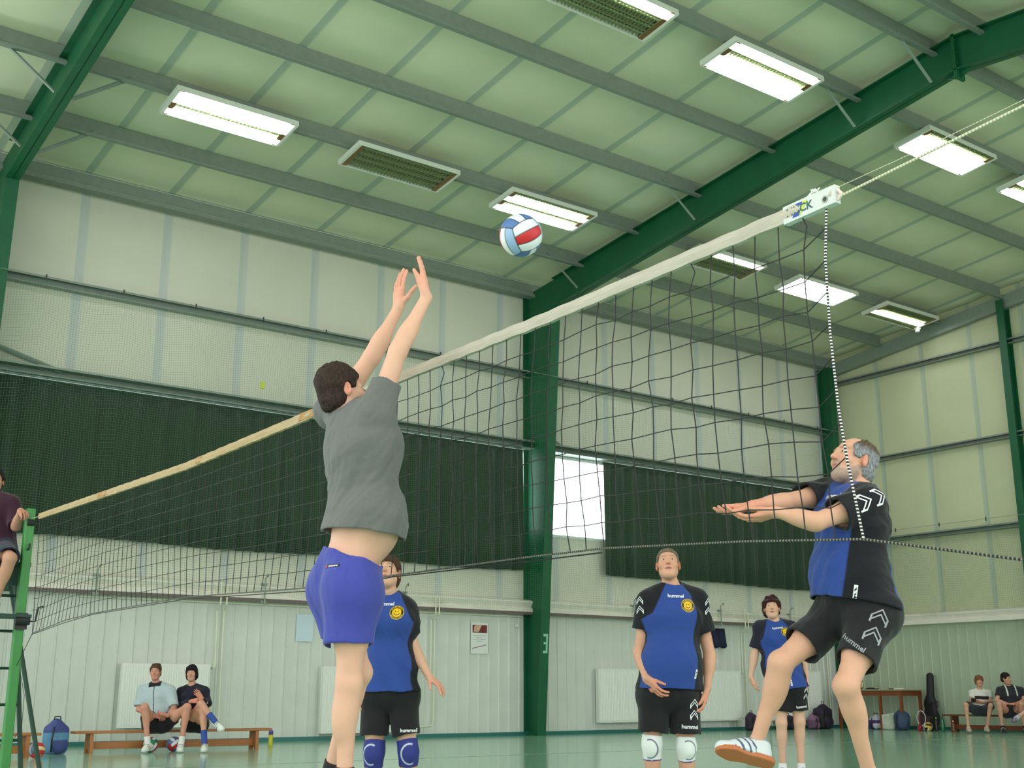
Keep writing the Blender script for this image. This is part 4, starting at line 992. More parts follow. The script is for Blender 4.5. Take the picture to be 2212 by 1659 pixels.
# the blocker in front of the net, seen from behind
P = POSE['blocker']['J']
def c_blk(P, loc, is_arm, J): return np.tile(L3((106,106,105)), (len(P),1))
J1 = {k: A3(v) for k, v in P.items()}
rr = A3((.804,-.594,0)); ff = A3((.594,.804,0))
o = person('blocker', 'man in grey t-shirt and blue shorts leaping with both arms raised before the net',
    dict(g=1.05, vox=.0045, belly=.62, hair='short', hair_col=(62,48,42), hair_t=.014, hairline=.06, nape=-.085, skin=(222,172,148), hand=1.06, arm=.98, leg=.90, curlR=(.10,.04,.22), curlL=(.12,.10,.8), decals=True,
      shirt=dict(col=c_blk, ex=.030, hem=.155, hemn=-A3((0,0,1))*1.0 + ff*.0 + rr*-.12, flare=.03, ts=.52, sr=(.080,.064), amp=.0038, freq=50, fold=rr*.8+A3((0,0,.75)), seed=3),
      shorts=dict(col=(66,72,160), ex=.020, waist=.055, t=.56, drape=.035, k=.07, tight=.010, r0=.105, r1=.106, amp=.0026, freq=40, wn=A3((0,0,1))-rr*-.35*1.0, cutR=A3((0,0,-1))-ff*.1, cutL=A3((0,0,-1))),
      shoes=True, sock=(38,30,36), sock_h=.20, shoe_col=((40,40,46),(120,120,130),(90,60,40))))
Jb = o['J']
p = Jb['hipR'] - ff*.5 - rr*.09 + A3((0,0,.10))
decal(o['bvp'], o['shorts'], 'logo_patch', polys_mesh([[(-.032,-.006),(.036,-.004),(.036,.008),(-.032,.006)]]), p, ff, (0,0,1), M_mark['black'], .002, label='small dark maker patch')
decal(o['bvp'], o['shorts'], 'logo_print', polys_mesh([[(-.015+.009*k,-.003),(-.009+.009*k,-.003),(-.009+.009*k,.004),(-.015+.009*k,.003)] for k in range(5)]), p, ff, (0,0,1), M_mark['white'], .003)
decal(o['bvp'], o['shorts'], 'logo_dot', polys_mesh(disc(.005,10,-.026,0)), p, ff, (0,0,1), M_mark['red'], .003)

# woman behind him
o = person('womanback', 'woman in blue jersey and navy knee pads half hidden by the leaping man',
    dict(TEAM, g=.80, vox=.0052, bust=.8, hip=1.04, pad_side=-1, hair='short', hair_t=.014, hair_col=(84,58,42), hairline=.055, skin=(214,166,140), head=.95, hand=.9, arm=.84, leg=.90, curl=(.35,.12,.7), iris=(70,60,50),
      shirt=dict(soft=True, col=raglan(), ex=.030, hem=-.02, flare=.012, ts=.62, sr=(.062,.066), seed=6), shorts=dict(col=(22,22,26), t=.72, r0=.104, r1=.100, k=.02, waist=.10),
      pad=((44,52,128),(210,214,225),(50,50,110)), shoe_col=((230,232,235),(60,70,140),(150,120,90))))
team_marks(o, size=.95)
Jb = o['J']
decal(o['bvp'], o['shorts'], 'lettering', text_mesh('hummel', .03), Jb['hipL']+(Jb['knL']-Jb['hipL'])*.62 + o['fwd']*.4 -o['lat']*.03, -o['fwd'], o['up'], M_mark['white'])
MB().tube([tuple(o['J']['neck']+o['fwd']*.066+A3((0,0,.022))*1+o['lat']*t*.045+A3((0,0,-.02))*(1-t*t)) for t in (-1,-.6,-.2,.2,.6,1)], .0018, 5).build('necklace', M_galv, o['root'])

# standing man
o = person('standman', 'standing man with short grey hair, blue and black jersey and white knee pads',
    dict(TEAM, g=1.0, vox=.0045, belly=.5, hair='short', hair_t=.006, hair_w=.001, hair_col=(126,112,96), hairline=.075, brow=(150,120,95), skin=(214,160,134), head=1.0, hand=1.05, arm=.98, leg=.93, curlR=(.45,.10,.5), curlL=(.40,.06,.3), mouth_open=True, iris=(84,96,104),
      shirt=dict(soft=True, col=raglan(66,118,BLACK,20), ex=.030, hem=-.03, flare=.012, ts=.58, sr=(.070,.078), seed=8, amp=.0022, freq=38), shorts=dict(col=(24,24,28), t=.74, r1=.110, k=.025, waist=.10),
      pad=((226,230,228),(70,74,110),(110,80,160)), shoe_col=((230,232,235),(60,70,140),(150,120,90))))
team_marks(o)
Jb = o['J']; cf = A3((-.594,-.804,0))
hem_tag(o, nrm(o['fwd']*.75-o['lat']*.66), .07)
chevrons(o, 'bvs', Jb['shL']+(Jb['elL']-Jb['shL'])*.18+nrm(cf-o['lat']*.9)*.3, -nrm(cf-o['lat']*.9), (0,0,1))
chevrons(o, 'bvs', Jb['shR']+(Jb['elR']-Jb['shR'])*.18+nrm(cf+o['lat']*1.1)*.3, -nrm(cf+o['lat']*1.1), (0,0,1))
chevrons(o, 'bvp', Jb['hipL']+(Jb['knL']-Jb['hipL'])*.32+nrm(cf-o['lat']*.55)*.4, -nrm(cf-o['lat']*.55), (0,0,1), 1.15)
decal(o['bvp'], o['shorts'], 'lettering', text_mesh('hummel', .036), Jb['hipL']+(Jb['knL']-Jb['hipL'])*.60 + o['fwd']*.4-o['lat']*.01, -o['fwd'], o['up'], M_mark['white'])

# woman with a headband at the back
o = person('headband', 'woman with short dark red hair and black headband standing at the back of the court',
    dict(TEAM, g=.98, vox=.0065, bust=.7, belly=.3, hair='short', hair_t=.026, hair_w=.006, hair_col=(66,28,30), hairline=.052, nape=-.10, skin=(216,170,146), head=1.0, hand=.95, arm=.95, leg=.95, curl=(.45,.08,.3), mouth_open=True, iris=(60,60,60),
      shirt=dict(soft=True, col=raglan(navy=(30,28,44)), ex=.030, hem=-.06, flare=.01, ts=.78, sr=(.066,.070), seed=9), shorts=dict(col=(22,22,26), t=.66, r1=.108, waist=.10),
      sock=(225,225,230), sock_h=.12, shoe_col=((36,40,60),(200,205,215),(30,32,40))))
team_marks(o)
hq = o['hq']; H = o['H']
b = MB(); pts = []
for k in range(33):
    a = 2*PI*k/32; pts.append(tuple(hq(.0975*math.sin(a), -.012+.116*math.cos(a), .062+.012*math.cos(a)-.0)))
Vh, Fh = [], []
for i, p_ in enumerate(pts): Vh += [tuple(A3(p_)-H[2]*.009), tuple(A3(p_)+H[2]*.009)]
b.add(Vh, [(2*i,2*i+2,2*i+3,2*i+1) for i in range(32)]); ob = b.build('headband', M_mark['black'], o['root'])
md = ob.modifiers.new('s','SOLIDIFY'); md.thickness = .004
Jb = o['J']; chevrons(o, 'bvp', Jb['hipL']+(Jb['knL']-Jb['hipL'])*.25+nrm(cf-o['lat']*.9)*.4, -nrm(cf-o['lat']*.9), (0,0,1), 1.0)
decal(o['bvp'], o['shorts'], 'lettering', text_mesh('hummel', .036), Jb['hipL']+(Jb['knL']-Jb['hipL'])*.55 + o['fwd']*.4-o['lat']*.02, -o['fwd'], o['up'], M_mark['white'])
hem_tag(o, nrm(o['fwd']), .0)

# bearded man on the right
o = person('beardman', 'bearded grey-haired man in blue and black jersey reaching out both forearms in mid stride',
    dict(TEAM, g=1.0, vox=.0045, belly=.6, hair='bald', hair_t=.012, hair_col=(150,150,156), hair_top=(104,84,70), hairline=.07, nape=-.085, beard=(150,140,134), brow=(90,66,50), skin=(218,166,140), head=1.04, hand=1.05, arm=.98, leg=.90, curl=(.35,.06,.4), iris=(70,60,50),
      shirt=dict(soft=True, col=raglan(58,128), ex=.030, hem=-.02, flare=.012, ts=.56, sr=(.074,.082), seed=12, amp=.0030, freq=48, fold=rr*1.0+A3((0,0,.25))), shorts=dict(col=(26,26,30), t=.66, ex=.024, waist=.12, amp=.003, r0=.104, r1=.106, freq=36),
      shoe_col=((214,220,226),(70,90,120),(190,112,70))))
Jb = o['J']; up, lat, fwd = o['up'], o['lat'], o['fwd']
decal(o['bvs'], o['shirt'], 'lettering', text_mesh('hummel', .036), Jb['chest']+(Jb['neck']-Jb['chest'])*.62+fwd*.3, -fwd, up, M_mark['white'])
vw = A3((-.594,-.804,-.15)); v5 = nrm((-.788,-.612,-.08))
dv = nrm(vw-lat*.4+A3((0,0,.3)))
chevrons(o, 'bvs', Jb['shL']+(Jb['elL']-Jb['shL'])*.12+dv*.3, -dv, nrm(Jb['shL']-Jb['elL']), 1.35)
chevrons(o, 'bvp', Jb['hipL']+(Jb['knL']-Jb['hipL'])*.22+rr*.03+v5*.4, -v5, nrm(Jb['hipL']-Jb['knL']), 1.35, 'grey')
decal(o['bvp'], o['shorts'], 'lettering', text_mesh('hummel', .034), Jb['hipL']+(Jb['knL']-Jb['hipL'])*.37-rr*.040+v5*.4, -v5, nrm(Jb['hipL']-Jb['knL']+rr*.08), M_mark['grey'])
hem_tag(o, nrm(vw-rr*.35), .05)

# two people on the left bench
def c_grey(P, loc, is_arm, J):
    C = np.tile(L3((176,190,196)), (len(P),1)); C[(np.abs(loc[:,0]) < .006) & (loc[:,1] > 0)] = L3((50,52,60))
    C[(loc[:,2] > .155) & (np.abs(loc[:,0]) < .09)] = L3((30,28,36)); return C
o = person('seatman', 'man in light grey zip jacket and dark shorts sitting on the left bench',
    dict(g=1.02, vox=.008, belly=.5, hair='short', hair_t=.012, hair_col=(92,66,48), skin=(206,146,124), hand=1.05, curl=(.8,.02,.2), leg=.98, eyes=True,
      shirt=dict(name='jacket', col=c_grey, ex=.034, hem=.03, ts=.85, sr=(.072,.078), amp=.005), shorts=dict(col=(26,22,28), t=.45, r1=.11, waist=.06), sock=(225,225,225), sock_h=.22, shoe_col=((228,230,224),(60,64,62),(225,225,220))))
o = person('seatwoman', 'woman in navy zip sweater and blue socks sitting cross-legged on the left bench',
    dict(g=.9, vox=.008, bust=.8, hair='bob', hairline=.045, hair_t=.020, hair_col=(34,24,32), skin=(212,156,132), head=.97, hand=.92, arm=.9, leg=.92, curl=(.3,.1,.3),
      shirt=dict(name='sweater', col=(30,28,46), ex=.03, hem=.03, ts=2, sr=(.062,.06), amp=.005), shorts=dict(col=(22,20,26), t=.35, r1=.10, waist=.06), sock=(52,78,160), sock_h=.42, shoe_col=((228,230,224),(80,84,82),(225,225,220))))
# the three on the far bench
def c_boy(P, loc, is_arm, J):
    C = np.tile(L3((222,220,212)), (len(P),1)); C[(np.abs(loc[:,2]+.02) < .035) & ~is_arm] = L3((52,34,40)); return C
person('boy', 'fair-haired boy in white striped shirt holding a camera on the far bench',
    dict(g=.86, vox=.010, hair='short', hair_t=.024, hair_col=(140,92,60), hairline=.04, skin=(208,156,130), head=.98, arm=.85, leg=.86, shirt=dict(col=c_boy, ex=.03, ts=.6), shorts=dict(col=(52,58,70), t=.92, r1=.10, waist=.10), shoe_col=((190,170,150),(220,220,215),(160,140,120))))
def c_you(P, loc, is_arm, J):
    C = np.tile(L3((40,42,48)), (len(P),1)); C[(np.abs(np.abs(loc[:,0])-.10) < .014) & (loc[:,2] > -.02) & (loc[:,1] > 0)] = L3((220,220,210)); return C
person('youth', 'dark-haired youth in black shirt with white shoulder stripes on the far bench',
    dict(g=1.05, vox=.010, hair='short', hair_t=.014, hair_col=(44,34,30), skin=(208,154,130), arm=1, leg=.98, shirt=dict(col=c_you, ex=.03, ts=.6), shorts=dict(col=(48,44,52), t=.3, r1=.11, waist=.10), sock=(30,30,34), sock_h=.1, shoe_col=((34,34,38),(220,220,220),(40,40,40))))
person('cutperson', 'person cut by the right picture edge, one purple shoe showing on the far bench',
    dict(g=.95, vox=.012, hair='short', hair_col=(60,44,36), skin=(214,166,144), leg=.92, shirt=dict(col=(60,60,70), ex=.03, ts=.6), shorts=dict(col=(70,60,80), t=.5, r1=.11, waist=.10), shoe_col=((120,110,128),(230,230,230),(92,60,130))))
# referee on the stand at the left picture edge
person('referee', 'referee in maroon shirt seated on the stand with a hand on the net post',
    dict(g=.98, vox=.007, ground=False, hair='short', hair_t=.014, hair_col=(40,30,28), skin=(196,146,122), curl=(.7,.05,.2), arm=.95, leg=.95, shirt=dict(col=(58,26,44), ex=.03, ts=.9, sr=(.066,.068)), shorts=dict(col=(38,44,66), t=.85, r1=.10, waist=.10), shoe_col=((60,60,66),(180,180,180),(60,60,60))))
# ---------------------------------------------------------------- volleyball net
XN = 2.87
M_cord = mat('black_net_cord', (16,17,18), .6)
M_tape = mat('white_net_tape', (226,218,200), .75, noise=.14, nscale=11, stretch=(1,.5,3), bump=.35, bscale=22)
def twist_mat(name, axis, per, c1, c2):
    m = mat(name, c1, .6); N = m.node_tree.nodes; L = m.node_tree.links
    tc = N.new('ShaderNodeTexCoord'); sp = N.new('ShaderNodeSeparateXYZ'); L.new(tc.outputs['Object'], sp.inputs[0])
    a = N.new('ShaderNodeMath'); a.operation = 'DIVIDE'; a.inputs[1].default_value = per; L.new(sp.outputs[axis], a.inputs[0])
    f = N.new('ShaderNodeMath'); f.operation = 'FRACT'; L.new(a.outputs[0], f.inputs[0])
    g = N.new('ShaderNodeMath'); g.operation = 'GREATER_THAN'; g.inputs[1].default_value = .58; L.new(f.outputs[0], g.inputs[0])
    mx = N.new('ShaderNodeMix'); mx.data_type = 'RGBA'; mx.inputs[6].default_value = rgb(c1); mx.inputs[7].default_value = rgb(c2)
    L.new(g.outputs[0], mx.inputs[0]); L.new(mx.outputs[2], N['Principled BSDF'].inputs['Base Color']); return m
M_braid = twist_mat('black_white_braid', 2, .0105, (22,22,24), (226,226,222))
M_braid2 = twist_mat('grey_black_twist', 1, .012, (30,29,28), (128,124,112))
M_rope = twist_mat('cream_rope', 1, .011, (222,216,190), (176,170,146))
_nt = M_tape.node_tree; _sp = _nt.nodes.new('ShaderNodeSeparateXYZ'); _tc = _nt.nodes.new('ShaderNodeTexCoord'); _nt.links.new(_tc.outputs['Object'], _sp.inputs[0])
_mr = _nt.nodes.new('ShaderNodeMapRange'); _mr.inputs[1].default_value = 4.2; _mr.inputs[2].default_value = 6.2; _nt.links.new(_sp.outputs[1], _mr.inputs[0])
_mx = _nt.nodes.new('ShaderNodeMix'); _mx.data_type = 'RGBA'; _mx.inputs[6].default_value = rgb(186,178,164); _mx.inputs[7].default_value = rgb(180,156,116); _nt.links.new(_mr.outputs[0], _mx.inputs[0])
for _n in _nt.nodes:
    if _n.bl_idname == 'ShaderNodeMix' and _n is not _mx and _n.blend_type == 'MULTIPLY': _nt.links.new(_mx.outputs[2], _n.inputs[6])
net = thing('volleyball_net', (XN, 6.5, 1.3), 'black volleyball net with white top tape stretched across the court', 'volleyball net')
ty = [2.19, 2.38, 3.59, 4.77, 7.51, 10.88]; tz = [2.357, 2.350, 2.327, 2.321, 2.290, 2.352]
by = [2.172, 2.648, 3.33, 3.81, 4.808, 5.54, 7.352, 9.171, 9.853, 10.743]; bz = [1.252, 1.292, 1.334, 1.342, 1.348, 1.345, 1.405, 1.397, 1.377, 1.31]
top = lambda y: float(np.interp(y, ty, tz)); bot = lambda y: float(np.interp(y, by, bz))
th = .052
n = 260; vs = []
for i in range(n+1):
    y = 2.19 + (10.88-2.19)*i/n; w_ = .001*math.sin(y*37)+.001*math.sin(y*17+1)
    z = top(y)+.0012*math.sin(y*41)
    vs += [(XN+.011+w_, y, z-.004), (XN+w_, y, z), (XN-.011+w_, y, z-.004), (XN-.013+w_*1.6, y, z-th*.5), (XN-.010+w_, y, z-th), (XN+.010+w_, y, z-th), (XN+.013+w_*1.6, y, z-th*.5)]
fs = [(i*7+k, i*7+(k+1)%7, (i+1)*7+(k+1)%7, (i+1)*7+k) for i in range(n) for k in range(7)] + [tuple(range(7)), tuple(n*7+k for k in range(6,-1,-1))]
MB().add(vs, fs).build('top_tape', M_tape, net)
# brown stains are patches sewn on the tape
for y0, y1 in ((5.60,5.82),(7.2,7.28),(9.05,9.25)):
    b = MB()
    for xs in (-1,1):
        b.add([(XN+xs*.0142, y, z) for y, z in ((y0,top(y0)-.006),(y1,top(y1)-.004),(y1+.03,top(y1)-th+.008),(y0+.04,top(y0)-th+.004))], [(0,1,2,3)])
    b.build('tape_patch', mat('stained_tape_%d' % int(y0*10), (176,134,84), .8, noise=.2, nscale=30), net)
# end sleeve with the maker's lettering
b = MB(); y0, y1 = 2.175, 2.385
for i in range(13):
    y = y0+(y1-y0)*i/12; z = top(y)
    b.v += [(XN-.012, y, z+.002), (XN+.012, y, z+.002), (XN+.012, y, z-.058), (XN-.012, y, z-.058)]; b.n += 4
b.f = [(i*4+k, i*4+(k+1)%4, (i+1)*4+(k+1)%4, (i+1)*4+k) for i in range(12) for k in range(4)] + [(0,1,2,3),(51,50,49,48)]
sl = b.build('end_sleeve', mat('clean_white_sleeve', (206,208,206), .5), net)
ob = text_mesh('HUCK', .038); Mx = Matrix.Rotation(math.atan2(top(2.30)-top(2.36), .06), 4, 'X')
def on_sleeve(me, yc, zc, name, m, lift, parent):
    # seen from -X, the reader's right is towards -Y
    for v in me.vertices: v.co = (XN-.012-lift, yc - v.co.x, zc + v.co.y)
    me.materials.clear(); me.materials.append(m); o = bpy.data.objects.new(name, me); COL.objects.link(o); o.parent = parent
    root = parent.parent if parent.parent else parent
    if parent is net: o.location = -Vector(net['_base'])
    return o
on_sleeve(polys_mesh([[(-.012,.022),(.014,.022),(-.002,-.022),(-.030,-.022)]]), 2.318, top(2.318)-.028, 'maker_mark', M_mark['blue'], .0006, sl)
on_sleeve(polys_mesh([[(.016,.022),(.034,.022),(.004,-.022),(-.002,-.022)]]), 2.318, top(2.318)-.028, 'maker_mark', M_mark['lime'], .0007, sl)
on_sleeve(ob, 2.318, top(2.318)-.028, 'lettering', mat('dark_green_print', (20,90,80), .5), .0012, sl)
eb = MB()
for k in range(14):
    a, b_ = 2*PI*k/14, 2*PI*(k+1)/14
    eb.add([(XN-.0135,2.215+r*math.cos(t),top(2.215)-.034+r*math.sin(t)) for t, r in ((a,.012),(b_,.012),(b_,.0075),(a,.0075))], [(0,1,2,3)])
eb.build('eyelet', M_galv, net)
MB().tube([(XN-.0128,2.215,top(2.215)-.034),(XN+.0128,2.215,top(2.215)-.034)], .0078, 14).build('eyelet_hole', mat('dark_opening', (70,66,50), .8), net)
b = MB()
for k in range(7):
    a = k*.9; b.tube([(XN+.01*math.sin(a), 2.262+.004*k, top(2.26)+.002), (XN+.012*math.cos(a), 2.25+.022*math.sin(a)*.6+.004*k, top(2.26)+.022+.004*math.cos(a)), (XN-.008, 2.262+.016*math.sin(a+1), top(2.26)+.008)], .0022, 5)
b.build('cord_knot', mat('white_cord', (236,236,230), .6), net)
# cords
rng = random.Random(3)
ycs = [2.319+.1003*k for k in range(85)]
ring_y = []
nh = 10
def zc(y, k): return top(y)-th - (top(y)-th-bot(y))*k/nh
cb = MB(); jit = {}
for i, y in enumerate(ycs):
    for k in range(nh+1):
        jit[i,k] = (rng.uniform(-.006,.006), rng.uniform(-.006,.006) if 0 < k < nh else 0, rng.uniform(-.006,.006))
bel = lambda y, t: .03*math.sin(PI*t)*math.sin(y*1.3+.5)
def node_(i, k):
    y = ycs[i]; q_ = 1 if y < 4 else max(.3, 1-(y-4)*.4); j = [v*q_ for v in jit[i,k]]; lean = -.045*(k/nh)*math.exp(-(y-2.3)*2.0)
    return (XN+bel(y,k/nh)+j[0]*(1 if k else 0), y+j[2]*(1 if 0<k<nh else 0)+lean, zc(y,k)+j[1] - (.012*math.exp(-(y-2.3)*3) if 0<k<nh else 0))
for i in range(len(ycs)):
    pts = []
    for k in range(nh+1):
        p = node_(i,k); pts.append(p)
        if k == 0 and rng.random() < .18: pts.append((p[0]+.004, p[1]-.014, p[2]-.035))
    MB_ = cb.tube(pts, .0022, 5, cap=False)
for k in range(1, nh):
    ze = zc(2.232,k)+(.035 if k<9 else .02); pts = [(XN, float(np.interp(ze, [1.252,1.482,1.655,1.89,2.132,2.312], [2.172,2.209,2.229,2.240,2.239,2.22])), ze)]
    for i in range(len(ycs)): pts.append(node_(i,k))
    pts.append((XN, 10.83, zc(10.8,k)))
    cb.tube(pts, .0020, 5, cap=False)
cb.build('mesh', M_cord, net)
MB().tube([(XN, y, z) for y, z in ((2.22,2.312),(2.239,2.132),(2.240,1.89),(2.229,1.655),(2.209,1.482),(2.172,1.252))], .0040, 7).build('side_rope', M_braid, net)
MB().tube([(XN,10.86,2.30),(XN,10.80,1.8),(XN,10.743,1.31)], .003, 6).build('side_rope', M_cord, net)
MB().tube([(XN, y, z) for y, z in zip(by, bz)], .0038, 7).build('bottom_rope', M_braid2, net)
MB().tube([(XN, y, z-.012+.006*math.sin(y*3)) for y, z in zip(by[2:], bz[2:])], .0028, 6).build('bottom_rope', M_cord, net)
MB().tube([(XN,2.172,1.252),(XN,1.684,1.15),(XN,1.02,.99)], .0040, 7).build('tension_rope', M_braid2, net)
MB().tube([(XN,10.743,1.31),(XN,11.14,1.05)], .003, 6).build('tension_rope', M_cord, net)
MB().tube([(XN,2.175,2.318),(XN,1.544,2.367),(XN,1.02,2.405)], .0042, 7).build('top_rope', M_rope, net)
MB().tube([(XN+.004,2.20,2.352),(XN+.004,1.85,2.366),(XN+.004,1.02,2.42)], .0012, 5).build('top_rope', M_rope, net)
MB().tube([(XN,2.205,2.345),(XN,2.172,2.34),(XN,2.158,2.325),(XN,2.172,2.312),(XN,2.205,2.312)], .006, 7).build('rope_loop', mat('pale_pink_loop', (232,206,200), .5), net)
MB().tube([(XN,10.88,2.325),(XN,11.14,2.335)], .003, 6).build('top_rope', M_rope, net)
# posts
M_post = mat('bright_green_post_paint', (56,134,62), .4, noise=.08, nscale=6)
M_dgreen = mat('dark_green_stand_paint', (28,66,52), .5)
M_blk = mat('black_metal', (24,24,26), .45)
def net_post(y, label):
    p = thing('net_post', (XN, y, 0), label, 'net post', 'net posts')
    b = MB(); b.prism([(XN-.04,y-.04),(XN+.04,y-.04),(XN+.04,y+.04),(XN-.04,y+.04)], 'z', 0, 2.43); b.build('pole', M_post, p, bevel=.01)
    MB().box((XN-.1,y-.1,0),(XN+.1,y+.1,.012)).build('base_plate', M_blk, p)
    s = -1 if y > 5 else 1
    MB().tube([(XN-.03,y+s*.055,2.30),(XN+.03,y+s*.055,2.30)], .028, 12).build('pulley', M_blk, p)
    MB().tube([(XN,y+s*.04,2.06),(XN,y+s*.08,2.06),(XN,y+s*.085,2.11)], .010, 6).build('hook', M_blk, p)
    b = MB().box((XN-.05,y+s*.04,1.36),(XN+.05,y+s*.075,1.50)) if s > 0 else MB().box((XN-.05,y-.075,1.36),(XN+.05,y-.04,1.50))
    b.tube([(XN-.06,y+s*.095,1.43),(XN+.06,y+s*.095,1.43)], .035, 12); w_ = b.build('winch', M_blk, p)
    MB().tube([(XN+.06,y+s*.095,1.43),(XN+.11,y+s*.095,1.43),(XN+.12,y+s*.12,1.55),(XN+.16,y+s*.12,1.56)], .008, 6).build('crank', M_blk, w_)
    MB().tube([(XN+.05,y,1.0),(XN+.10,y-.02,.8),(XN+.11,y,.55),(XN+.05,y,.42)], .0025, 5).build('spare_cord', M_blk, p)
    return p
net_post(11.2, 'bright green net post with black winch at the far end of the net')
net_post(.92, 'bright green net post at the near end of the net, outside the picture')
# referee stand behind the far post
st = thing('referee_stand', (2.75, 11.75, 0), 'dark green ladder stand with the referee on it, behind the far net post', 'referee stand')
def leg(a, b): MB().tube([a, b], .022, 8).build('leg', M_dgreen, st)
leg((2.94,12.0,1.9),(3.36,11.76,0)); leg((2.42,12.0,1.9),(2.06,11.9,0)); leg((2.85,11.35,1.75),(3.05,10.98+.3,0)); leg((2.42,11.35,1.75),(2.3,11.3,0))
for z in (.42,.72,1.03,1.35,1.66):
    t = z/1.75
    MB().tube([(3.04-.19*t,11.29+.05*t,z),(2.3+.12*t,11.3+.04*t,z)], .014, 6).build('rung', M_dgreen, st)
MB().box((2.36,11.3,1.92),(2.95,12.02,1.96)).build('seat', M_dgreen, st)
for yy in (11.35,12.0): MB().box((2.4,yy-.02,1.75),(2.95,yy+.02,1.92)).build('seat_bracket', M_dgreen, st)
MB().tube([(2.95,12.0,1.95),(2.95,12.0,2.3),(2.36,12.0,2.3),(2.36,12.0,1.95)], .015, 6).build('back_rail', M_dgreen, st)
MB().box((2.36,11.12,1.46),(2.95,11.42,1.49)).build('foot_board', M_dgreen, st)
# ---------------------------------------------------------------- volleyballs
def ball_mat(name, cols, base=(225,228,230)):
    """panelled ball: three bands per face pair"""
    m = mat(name, base, .4, spec=.4); N = m.node_tree.nodes; L = m.node_tree.links
    a = N.new('ShaderNodeAttribute'); a.attribute_name = 'Col'; L.new(a.outputs['Color'], N['Principled BSDF'].inputs['Base Color']); return m
def volleyball(name, c, r, cols, rot, label, group=None, seam=(60,60,66)):
    """18-panel ball: a cube sphere whose six faces each carry three strips"""
    R = Euler(rot).to_matrix(); n = 30; V = []; F = []; C = []
    axes = [((1,0,0),(0,1,0),(0,0,1)),((-1,0,0),(0,1,0),(0,0,1)),((0,1,0),(0,0,1),(1,0,0)),((0,-1,0),(0,0,1),(1,0,0)),((0,0,1),(1,0,0),(0,1,0)),((0,0,-1),(1,0,0),(0,1,0))]
    for fi, (w_, u, v) in enumerate(axes):
        w_, u, v = Vector(w_), Vector(u), Vector(v); b0 = len(V)
        for i in range(n+1):
            for j in range(n+1):
                s, t = -1+2*i/n, -1+2*j/n
                d = (w_ + u*math.tan(s*PI/4) + v*math.tan(t*PI/4)).normalized()
                e = min(abs(abs(s)-1), abs(abs(t)-1), abs(abs(t)-1/3)); g = .975 if e < .03 else 1
                V.append(tuple(Vector(c) + (R @ d)*r*g))
                k = 0 if t < -1/3 else (1 if t < 1/3 else 2)
                C.append(L3(seam) if e < .03 else L3(cols[(fi//2)*3+k]))
        for i in range(n):
            for j in range(n):
                q = (b0+i*(n+1)+j, b0+(i+1)*(n+1)+j, b0+(i+1)*(n+1)+j+1, b0+i*(n+1)+j+1); F.append(q if fi % 2 == 0 else q[::-1])
    m = bpy.data.materials.get('ball_panels') or ball_mat('ball_panels', None)
    o = np_mesh(name, np.array(V)-np.array(c), np.array(F), m, None, np.array(C)); o.location = c
    return tag(o, label, 'ball', group)
Wt, Rd, Bl, Or, Gr = (226,230,234), (200,44,48), (84,118,176), (222,110,70), (40,130,90)
volleyball('volleyball', (3.255,4.335,2.97), .105, [Bl,Wt,Bl, Wt,Rd,Wt, (150,180,215),Wt,Rd], (.5,.9,.3), 'blue, red and white volleyball in the air above the net')
G_ = 'volleyballs lying by the left bench'
volleyball('volleyball', (4.62,16.55,.105), .105, [Rd,(232,190,150),Rd, (70,96,120),(150,140,150),(80,100,120), Or,(232,190,150),Rd], (.2,.3,1.9), 'red and blue-grey volleyball on the floor at the end of the left bench', G_)
volleyball('volleyball', (6.44,17.42,.105), .105, [Gr,Wt,Gr, Wt,Rd,Wt, Gr,Wt,Rd], (.6,.2,.9), 'green, white and red volleyball under the bench behind the seated man\'s shoe', G_)
volleyball('volleyball', (6.78,17.42,.105), .105, [Bl,Wt,Bl, Wt,Rd,Bl, Rd,Bl,Wt], (.3,.9,.4), 'blue, white and red volleyball under the bench between the seated man\'s shoes', G_)

# ---------------------------------------------------------------- benches
M_wood = mat('bench_wood', (176,112,62), .5, noise=.16, nscale=4, stretch=(.6,6,6))
M_wood2 = mat('dark_bench_wood', (120,66,34), .5, noise=.16, nscale=4, stretch=(.6,6,6))
def bench(c, L_, rz, h, label, m, xs=(-.42,.42)):
    t = thing('gym_bench', (c[0],c[1],0), label, 'bench', 'low wooden gym benches', rz=rz)
    MB().box((-L_/2,-.14,h-.035),(L_/2,.14,h)).build('seat', m, t, bevel=.008)
    for s in xs: 
        x = s*L_
        b = MB().prism([(-.12,h-.035),(.12,h-.035),(.13,0),(.07,0),(.05,.05),(-.05,.05),(-.07,0),(-.13,0)], 'x', x-.025, x+.025); b.build('leg', m, t)
    MB().box((xs[0]*L_+.025,-.02,.05),(xs[1]*L_-.025,.02,.15)).build('stretcher', m, t)
    return t
bench((6.87,17.62), 2.95, -.02, .30, 'long low wooden bench under the seated man and woman', M_wood)
bench((3.75,16.98), 2.0, .03, .31, 'second low wooden bench at the left picture edge', M_wood)
bench((24.46,15.2), 2.9, PI/2, .37, 'dark wooden bench against the gable wall under the seated boys', M_wood2)

